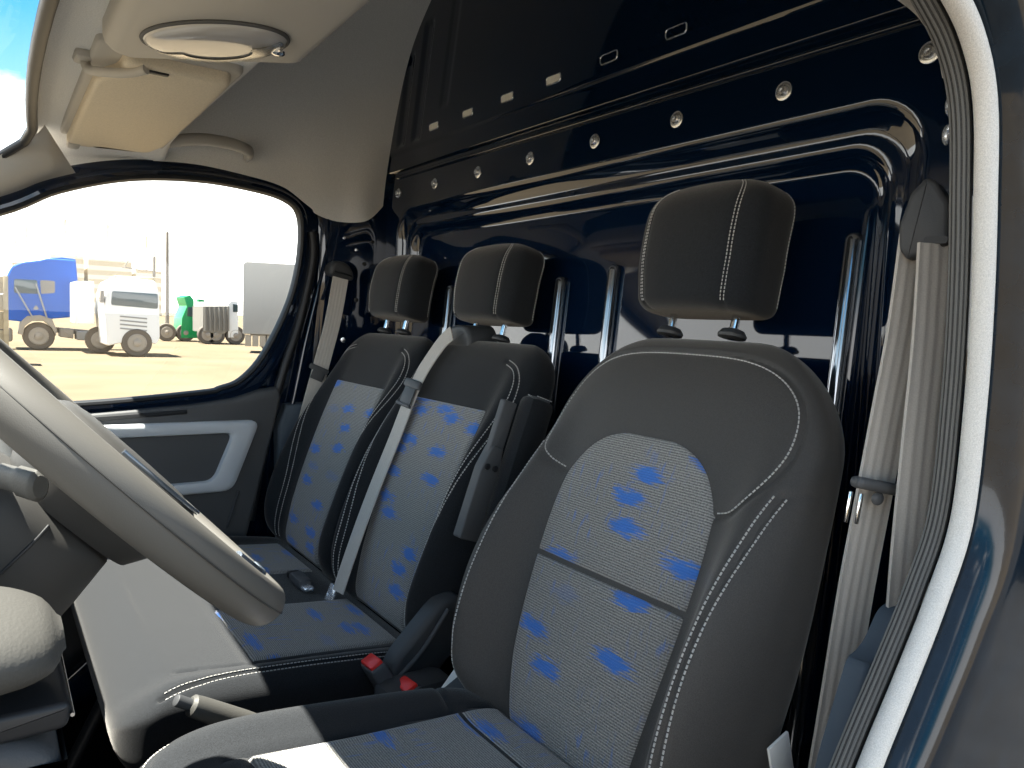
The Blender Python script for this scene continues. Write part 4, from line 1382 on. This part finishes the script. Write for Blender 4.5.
lm.grid(lambda i, t: lens(i, int(t)), list(range(56)), list(range(8)), closed_u=True)
lm.f.append(tuple([56*7+i for i in range(56)]))
lamp = lm.build('lamp_lens', 'lens', oc_)
MB().tube([tuple(LC+ldx*(0.108*cos(2*pi*i/60))+ldy*(0.060*sin(2*pi*i/60))+Vector((0, 0, -0.002))) for i in range(60)], 0.0028, 8, closed=True).build('lens_rim', 'plastic_mid', lamp)
def scoop(i, t):
    a = pi*1.0+pi*i/30
    r_ = [0.93, .75, .5][t]
    d = [.0095, .0150, .0172][t]
    return LC+ldx*(0.108*r_*cos(a))+ldy*(0.060*r_*sin(a)*0.95-0.004)+Vector((0, 0, -d))
MB().grid(lambda i, t: scoop(i, int(t)), list(range(31)), [0, 1, 2]).build('lens_reflector', 'lens_ref', lamp, fix=False)
for s_ in (0.080,):
    p = LC+ldx*s_+ldy*(-0.030)+Vector((0, 0, -0.012))
    MB().lathe([(0.009, 0), (0.009, 0.003), (0.006, 0.005)], p, (0, 0, -1), 16).build('lens_screw', 'chrome', lamp)
sv = thing('sun_visor', (0.42, -0.26, 2.06), 'beige cloth passenger sun visor folded up beside the overhead console', 'sun visor')
VP = poly_round([(0.060, -0.185), (0.055, -0.345), (0.30, -0.352), (0.66, -0.352), (0.765, -0.335), (0.775, -0.30), (0.775, -0.228), (0.80, -0.222), (0.805, -0.165), (0.20, -0.160), (0.13, -0.185)], 0.018)
vb = MB().prism(VP, lambda a, b, d: (a, b, d), 2.080, 2.058, 0.009)
visor = vb.build('visor_body', 'visor', sv)
MB().prism(poly_round([(0.04, -0.145), (0.04, -0.362), (0.80, -0.372), (0.845, -0.33), (0.84, -0.150)], 0.02), lambda a, b, d: (a, b, d), 2.094, 2.078, 0.006).build('visor_recess', 'headliner_plastic', sv)
MB().tube(curve([(0.17, -0.142, 2.085), (0.16, -0.146, 2.066), (0.12, -0.168, 2.056), (0.085, -0.195, 2.053), (0.062, -0.215, 2.057)], 6), 0.0075, 12).build('visor_arm', 'headliner_plastic', sv)
MB().box((0.165, -0.140, 2.086), (0.05, 0.03, 0.016), 0.007).build('arm_bracket', 'headliner_plastic', sv)
MB().box((0.072, -0.235, 2.058), (0.012, 0.030, 0.006), 0.002).build('visor_slot', 'rubber', sv)
MB().box((0.80, -0.18, 2.066), (0.05, 0.028, 0.026), 0.008).build('visor_clip', 'headliner_plastic', sv)

gh = thing('grab_handle', (0.80, -0.5, 2.11), 'pale grey grab handle on the headliner above the far door window', 'grab handle')
g0 = [(0.80, -0.375, 2.098), (0.775, -0.42, 2.108), (0.765, -0.47, 2.115), (0.768, -0.53, 2.115), (0.78, -0.575, 2.108), (0.81, -0.588, 2.105), (0.845, -0.59, 2.105)]
MB().tube(curve(g0, 8), 0.0095, 14, ry=0.0150, up=(0, 0, 1)).build('handle_bar', 'headliner_plastic', gh)
MB().lathe([(0.014, -0.004), (0.014, 0.004), (0.010, 0.008), (0.003, 0.009)], (0.828, -0.572, 2.122), (-1, 0, -0.2), 18).build('end_cap', 'headliner_plastic', gh)

# ------------------------------------------------------------------ small things low down
tp = spot(781, 762, x=-0.80)
tag(MB().box(tp, (0.004, 0.036, 0.06), 0.0015, Matrix.Rotation(radians(-18), 3, 'X')).build('paper_tag', 'whiteplastic'), 'white paper tag low beside the driver backrest', 'paper tag')

# ------------------------------------------------------------------ the yard outside
def wheel(parent, c, r_, wd, axis=(1, 0, 0)):
    ax = Vector(axis)
    t = MB().lathe([(r_*0.62, -wd/2), (r_*0.93, -wd/2), (r_, -wd/2+0.05), (r_, wd/2-0.05), (r_*0.93, wd/2), (r_*0.62, wd/2)], c, ax, 32).build('wheel', 'tyre', parent, angle=30)
    MB().lathe([(r_*0.64, -wd/2-0.01), (r_*0.58, -wd/2-0.03), (r_*0.50, -wd/2+0.06), (r_*0.30, -wd/2+0.04), (r_*0.26, -wd/2-0.06), (r_*0.12, -wd/2-0.09), (0.02, -wd/2-0.10)], c, ax, 24).build('wheel_rim', 'rim', t, angle=30)
    return t
def pr(mb, poly, x0, x1, b=0.0):
    """side outline given as (y, z), from far x0 to near x1"""
    return mb.prism(poly, lambda a, c, d: (d, a, c), x0, x1, b)

# blue tractor unit, nose towards the front of the van (+y)
XB = 32.5
tb = thing('truck', (XB+1.2, -1.5, 0), 'bright blue lorry cab with a high roof fairing, parked in the yard', 'lorry')
def yz(px, py, x): 
    p = spot(px, py, x=x); return (p.y, p.z)
B = lambda px, py: yz(px, py, XB)
cabp = [B(5, 320), B(4, 284), B(8, 274), B(12, 266), B(22, 262), B(40, 260), B(47, 258), B(76, 260), B(78, 283), B(75, 317), B(50, 319), B(26, 322)]
cab = pr(MB(), poly_round(cabp, 0.10, 3), XB+2.4, XB, 0.06).build('cab', 'tblue', tb)
pr(MB(), poly_round([B(47, 261), B(49, 258), B(62, 257), B(76, 259), B(76, 262)], 0.05, 2), XB+2.3, XB+0.1, 0.03).build('roof_fairing', 'tblue', tb)
pr(MB(), poly_round([B(14, 293), B(14, 279), B(37, 280), B(39, 294)], 0.06, 3), XB+0.1, XB-0.012, 0.01).build('side_window', 'glass_dark', cab)
pr(MB(), poly_round([B(40, 280), B(55, 281), B(55, 293), B(41, 294)], 0.06, 3), XB+0.1, XB-0.012, 0.01).build('sleeper_window', 'tdark', cab)
pr(MB(), poly_round([B(33, 309), B(36, 305), B(39, 309), B(36, 310)], 0.02, 2), XB+0.05, XB-0.02).build('door_emblem', 'rim', cab)
pr(MB(), [B(18, 334), B(20, 322), B(27, 316), B(40, 315), B(52, 319), B(57, 330), B(56, 336), B(52, 328), B(44, 321), B(32, 321), B(25, 326), B(23, 335)], XB+0.5, XB-0.03, 0.02).build('mudguard', 'rim', tb)
c = spot(39, 334, x=XB)
wheel(tb, (XB+0.25, c.y, 0.53), 0.53, 0.32)
pr(MB(), [B(58, 333), B(58, 328), B(124, 334), B(124, 339)], XB+1.6, XB+0.5, 0.02).build('chassis_rail', 'tdark', tb)
pr(MB(), poly_round([B(60, 337), B(60, 328), B(74, 329), B(74, 339)], 0.04, 2), XB+1.0, XB+0.15, 0.05).build('fuel_tank', 'rim', tb)
pr(MB(), poly_round([B(77, 340), B(77, 331), B(103, 333), B(103, 342)], 0.04, 2), XB+1.0, XB+0.15, 0.05).build('air_tank', 'tgrey', tb)
for a, b in (((15, 287), (33, 318)), ((36, 284), (47, 318))):
    MB().tube([spot(*a, x=XB-0.05), spot(*b, x=XB-0.06)], 0.03, 6).build('stay_rod', 'tgrey', tb)
c = spot(8, 334, x=XB)
MB().box((XB+0.6, c.y+0.1, 0.55), (0.9, 0.5, 0.5), 0.08).build('front_bumper', 'tdark', tb)

# white tractor unit seen from its front corner
XW = 28.6
tw = thing('truck', (XW+1.2, -4.7, 0), 'white lorry cab with a wide dark windscreen, nose on beside the blue cab', 'lorry')
Wp = lambda px, py, x=XW: yz(px, py, x)
cabw = [Wp(107, 346), Wp(104, 310), Wp(106, 292), Wp(110, 281), Wp(120, 277), Wp(155, 281), Wp(159, 292), Wp(160, 338), Wp(157, 344), Wp(130, 341)]
cab = pr(MB(), poly_round(cabw, 0.08, 3), XW+2.6, XW, 0.04).build('cab', 'twhite', tw)
pr(MB(), poly_round([Wp(111, 305), Wp(112, 291), Wp(158, 294), Wp(158, 309)], 0.08, 3), XW+0.1, XW-0.015, 0.01).build('windscreen', 'glass_dark', cab)
for k in range(4):
    pr(MB(), [Wp(120, 317+4*k), Wp(120, 315.5+4*k), Wp(147, 318+4*k), Wp(147, 319.5+4*k)], XW+0.05, XW-0.02).build('grille_bar', 'tgrey', cab)
pr(MB(), poly_round([Wp(100, 303), Wp(100, 290), Wp(104, 290), Wp(104, 303)], 0.04, 2), XW+0.3, XW-0.1, 0.03).build('mirror', 'tdark', tw)
pr(MB(), poly_round([Wp(80, 325), Wp(80, 280), Wp(100, 280), Wp(101, 325)], 0.05, 2), XW+3.6, XW+1.8, 0.02).build('body_box', 'twhite', tw)
pr(MB(), poly_round([Wp(116, 275), Wp(116, 279), Wp(158, 283), Wp(156, 277)], 0.03, 2), XW+1.6, XW+0.4, 0.04).build('sun_shade', 'crate', tw)
c = spot(137, 343, x=XW)
wheel(tw, (XW+0.1, c.y, 0.50), 0.50, 0.32)
c = spot(108, 343, x=XW)
wheel(tw, (XW+2.2, c.y, 0.50), 0.50, 0.32)
MB().tube([spot(122, 267, x=XW+0.6), spot(140, 270, x=XW+0.6), spot(155, 271, x=XW+0.6)], 0.03, 6).build('roof_rail', 'tdark', tw)
MB().tube([spot(124, 268, x=XW+0.6), spot(133, 252, x=XW+0.6)], 0.02, 6).build('aerial', 'tdark', tw)
MB().tube([spot(154, 277, x=XW+0.6), spot(154, 257, x=XW+0.6)], 0.05, 6).build('exhaust_stack', 'tdark', tw)

# green tractor
XG = 44.0
tg_ = thing('truck', (XG+1, -10.2, 0), 'small bright green lorry cab between the white cab and the grey tipper', 'lorry')
G = lambda px, py: yz(px, py, XG)
cab = pr(MB(), poly_round([G(181, 338), G(182, 318), G(187, 306), G(184, 297), G(190, 295), G(194, 300), G(194, 318), G(198, 326), G(203, 330), G(203, 338)], 0.05, 2), XG+2.2, XG, 0.02).build('cab', 'tgreen', tg_)
pr(MB(), poly_round([G(187, 316), G(188, 307), G(193, 307), G(193, 317)], 0.04, 2), XG+0.05, XG-0.02, 0.01).build('side_window', 'glass_dark', cab)
pr(MB(), [G(200, 302), G(200, 299), G(206, 300), G(206, 302)], XG+0.8, XG+0.3).build('beacon_bar', 'tgreen', tg_)
pr(MB(), [G(164, 336), G(164, 331), G(184, 332), G(184, 337)], XG+1.2, XG+0.3, 0.03).build('chassis_rail', 'tdark', tg_)
for px in (167, 186):
    c = spot(px, 336, x=XG)
    wheel(tg_, (XG+0.2, c.y, 0.5), 0.5, 0.32)

# tipper lorry
XD = 41.0
td = thing('tipper_truck', (XD+1, -10.5, 0), 'grey ribbed tipper lorry with a pale cab, beside the large trailer', 'lorry')
D = lambda px, py: yz(px, py, XD)
body = pr(MB(), [D(203, 332), D(203, 306), D(229, 306), D(229, 330), D(224, 334)], XD+2.4, XD, 0.03).build('tipper_body', 'tdump', td)
for k in range(6):
    px = 204.5+k*4.6
    pr(MB(), [D(px, 331), D(px, 307), D(px+1.4, 307), D(px+1.4, 331)], XD+0.05, XD-0.09).build('side_rib', 'tdump', body)
cab = pr(MB(), poly_round([D(228, 338), D(228, 303), D(232, 300), D(238, 301), D(239, 338)], 0.05, 2), XD+2.3, XD+0.02, 0.06).build('cab', 'twhite', td)
pr(MB(), [D(233, 312), D(233, 304), D(238, 305), D(238, 312)], XD+0.05, XD-0.02).build('side_window', 'glass_dark', cab)
for px in (208, 216, 236):
    c = spot(px, 339, x=XD)
    wheel(td, (XD+0.2, c.y, 0.5), 0.5, 0.32)

# curtain-sided trailer
XT = 32.0
tt = thing('trailer', (XT+1.2, -11.5, 0), 'tall grey curtain-sided trailer at the right of the side window', 'trailer')
T = lambda px, py: yz(px, py, XT)
y0t, th_ = T(243, 300)[0], 0.30
def turned(x, y, z):
    d, a = x-XT, y-y0t
    return (XT+d*cos(th_)+a*sin(th_), y0t-d*sin(th_)+a*cos(th_), z)
h_t = T(243, 261)[1]
z_b = T(243, 334)[1]
MB().prism(poly_round([(y0t, z_b), (y0t, h_t-0.1), (y0t-0.1, h_t), (y0t-9.5, h_t), (y0t-9.5, z_b)], 0.05, 2), lambda a, b, d: turned(d, a, b), XT+2.5, XT, 0.04).build('curtain_body', 'tgrey', tt)
for k in range(20):
    a = y0t-0.1-0.30*k
    MB().prism([(a, 0.30), (a, z_b-0.03), (a-0.25, z_b-0.03), (a-0.25, 0.30)], lambda a, b, d: turned(d, a, b), XT+0.3, XT+0.1, 0.01).build('side_guard_board', 'rim', tt)
MB().prism([(y0t-0.3, 0.75), (y0t-0.3, 0.95), (y0t-9.3, 0.95), (y0t-9.3, 0.75)], lambda a, b, d: turned(d, a, b), XT+1.8, XT+0.6).build('chassis_rail', 'tdark', tt)
for a in (1.2, 6.5, 7.7):
    wheel(tt, turned(XT+0.5, y0t-a, 0.48), 0.48, 0.3, (cos(th_), -sin(th_), 0))

# pale wooden crate at the left edge of the window
XC = 24.0
cr_ = thing('crate', (XC+0.5, 0.2, 0), 'pale wooden board crate at the left edge of the side window', 'crate')
C_ = lambda px, py: yz(px, py, XC)
a, b = C_(-22, 344), C_(8, 276)
for k in range(5):
    z0 = b[1]*k/5
    MB().box((XC+0.4, (a[0]+b[0])/2, z0+b[1]/10), (0.9, abs(a[0]-b[0]), b[1]/5-0.03), 0.01).build('board', 'crate', cr_)
MB().box((XC-0.08, b[0]+0.06, b[1]/2), (0.06, 0.12, b[1]), 0.01).build('corner_post', 'crate', cr_)

# lamp pole and distant blocks under construction
pz = spot(167, 335, x=75)
lp_ = MB().tube([(75, pz.y, 0), (75, pz.y, spot(169, 232, x=75).z)], [0.20, 0.13], 10)
tag(lp_.build('lamp_pole', 'tdark'), 'thin grey pole standing behind the lorries', 'pole')
def block_mat():
    m = bpy.data.materials.new('hazy_block_facade')
    m.use_nodes = True
    t = m.node_tree
    b = t.nodes['Principled BSDF']
    b.inputs['Roughness'].default_value = 0.9
    tc = N(t, 'ShaderNodeTexCoord')
    mp = N(t, 'ShaderNodeMapping')
    mp.inputs['Rotation'].default_value = (radians(90), 0, radians(90))
    t.links.new(tc.outputs['Object'], mp.inputs[0])
    br_ = N(t, 'ShaderNodeTexBrick')
    br_.offset = 0.0
    br_.inputs['Scale'].default_value = 0.25
    br_.inputs['Mortar Size'].default_value = 0.17
    br_.inputs['Color1'].default_value = (0.56, 0.46, 0.31, 1)
    br_.inputs['Color2'].default_value = (0.62, 0.53, 0.38, 1)
    br_.inputs['Mortar'].default_value = (0.78, 0.72, 0.60, 1)
    br_.inputs['Brick Width'].default_value = 0.7
    br_.inputs['Row Height'].default_value = 0.75
    t.links.new(mp.outputs[0], br_.inputs['Vector'])
    t.links.new(br_.outputs['Color'], b.inputs['Base Color'])
    return m
M['block'] = block_mat()
XK = 260
for px0, px1, top, lab in ((12, 44, 262, 'pale block under construction behind the blue cab'), (50, 84, 254, 'pale block under construction between the blue and white cabs'), (88, 132, 258, 'pale block under construction above the white cab'), (136, 162, 270, 'low pale block under construction left of the thin pole')):
    a, b = spot(px0, top, x=XK), spot(px1, top, x=XK)
    t = thing('building', (XK+10, (a.y+b.y)/2, 0), lab, 'building')
    MB().box((XK+10, (a.y+b.y)/2, a.z/2), (20, abs(a.y-b.y), a.z), 0).build('block', 'block', t, smooth=False)
    for k in range(3):
        yy = a.y+(b.y-a.y)*(0.15+0.33*k)
        MB().box((XK+4, yy, a.z+3+2*(k % 2)), (0.8, 0.8, 7+5*(k % 2)), 0).build('lift_core', 'bld', t, smooth=False)
# unseen dark van added behind to darken the reflection in the body side
nv = thing('van', (-4.2, -9.5, 0), 'unseen dark van added behind to darken the reflection in the body side', 'van')
NB = [(-12.5, 0.35), (-12.5, 2.45), (-12.3, 2.6), (-8.2, 2.6), (-7.6, 2.45), (-6.9, 1.45), (-6.2, 1.2), (-6.1, 0.35)]
M['added_van'] = mat('added_van_paint', (0.02, 0.03, 0.045), rough=0.35)
MB().prism(poly_round(NB, 0.12, 3), lambda a, b, d: (d, a, b), -5.2, -3.2, 0.06).build('added_van_body', 'added_van', nv)
MB().prism(poly_round([(-9.0, 1.5), (-9.0, 2.2), (-8.0, 2.2), (-7.3, 1.5)], 0.06, 3), lambda a, b, d: (d, a, b), -3.25, -3.18, 0.01).build('side_window', 'glass_dark', nv)
for y in (-11.3, -7.2):
    for x, ax in ((-3.3, (-1, 0, 0)), (-5.1, (1, 0, 0))):
        wheel(nv, (x, y, 0.36), 0.36, 0.22, ax)
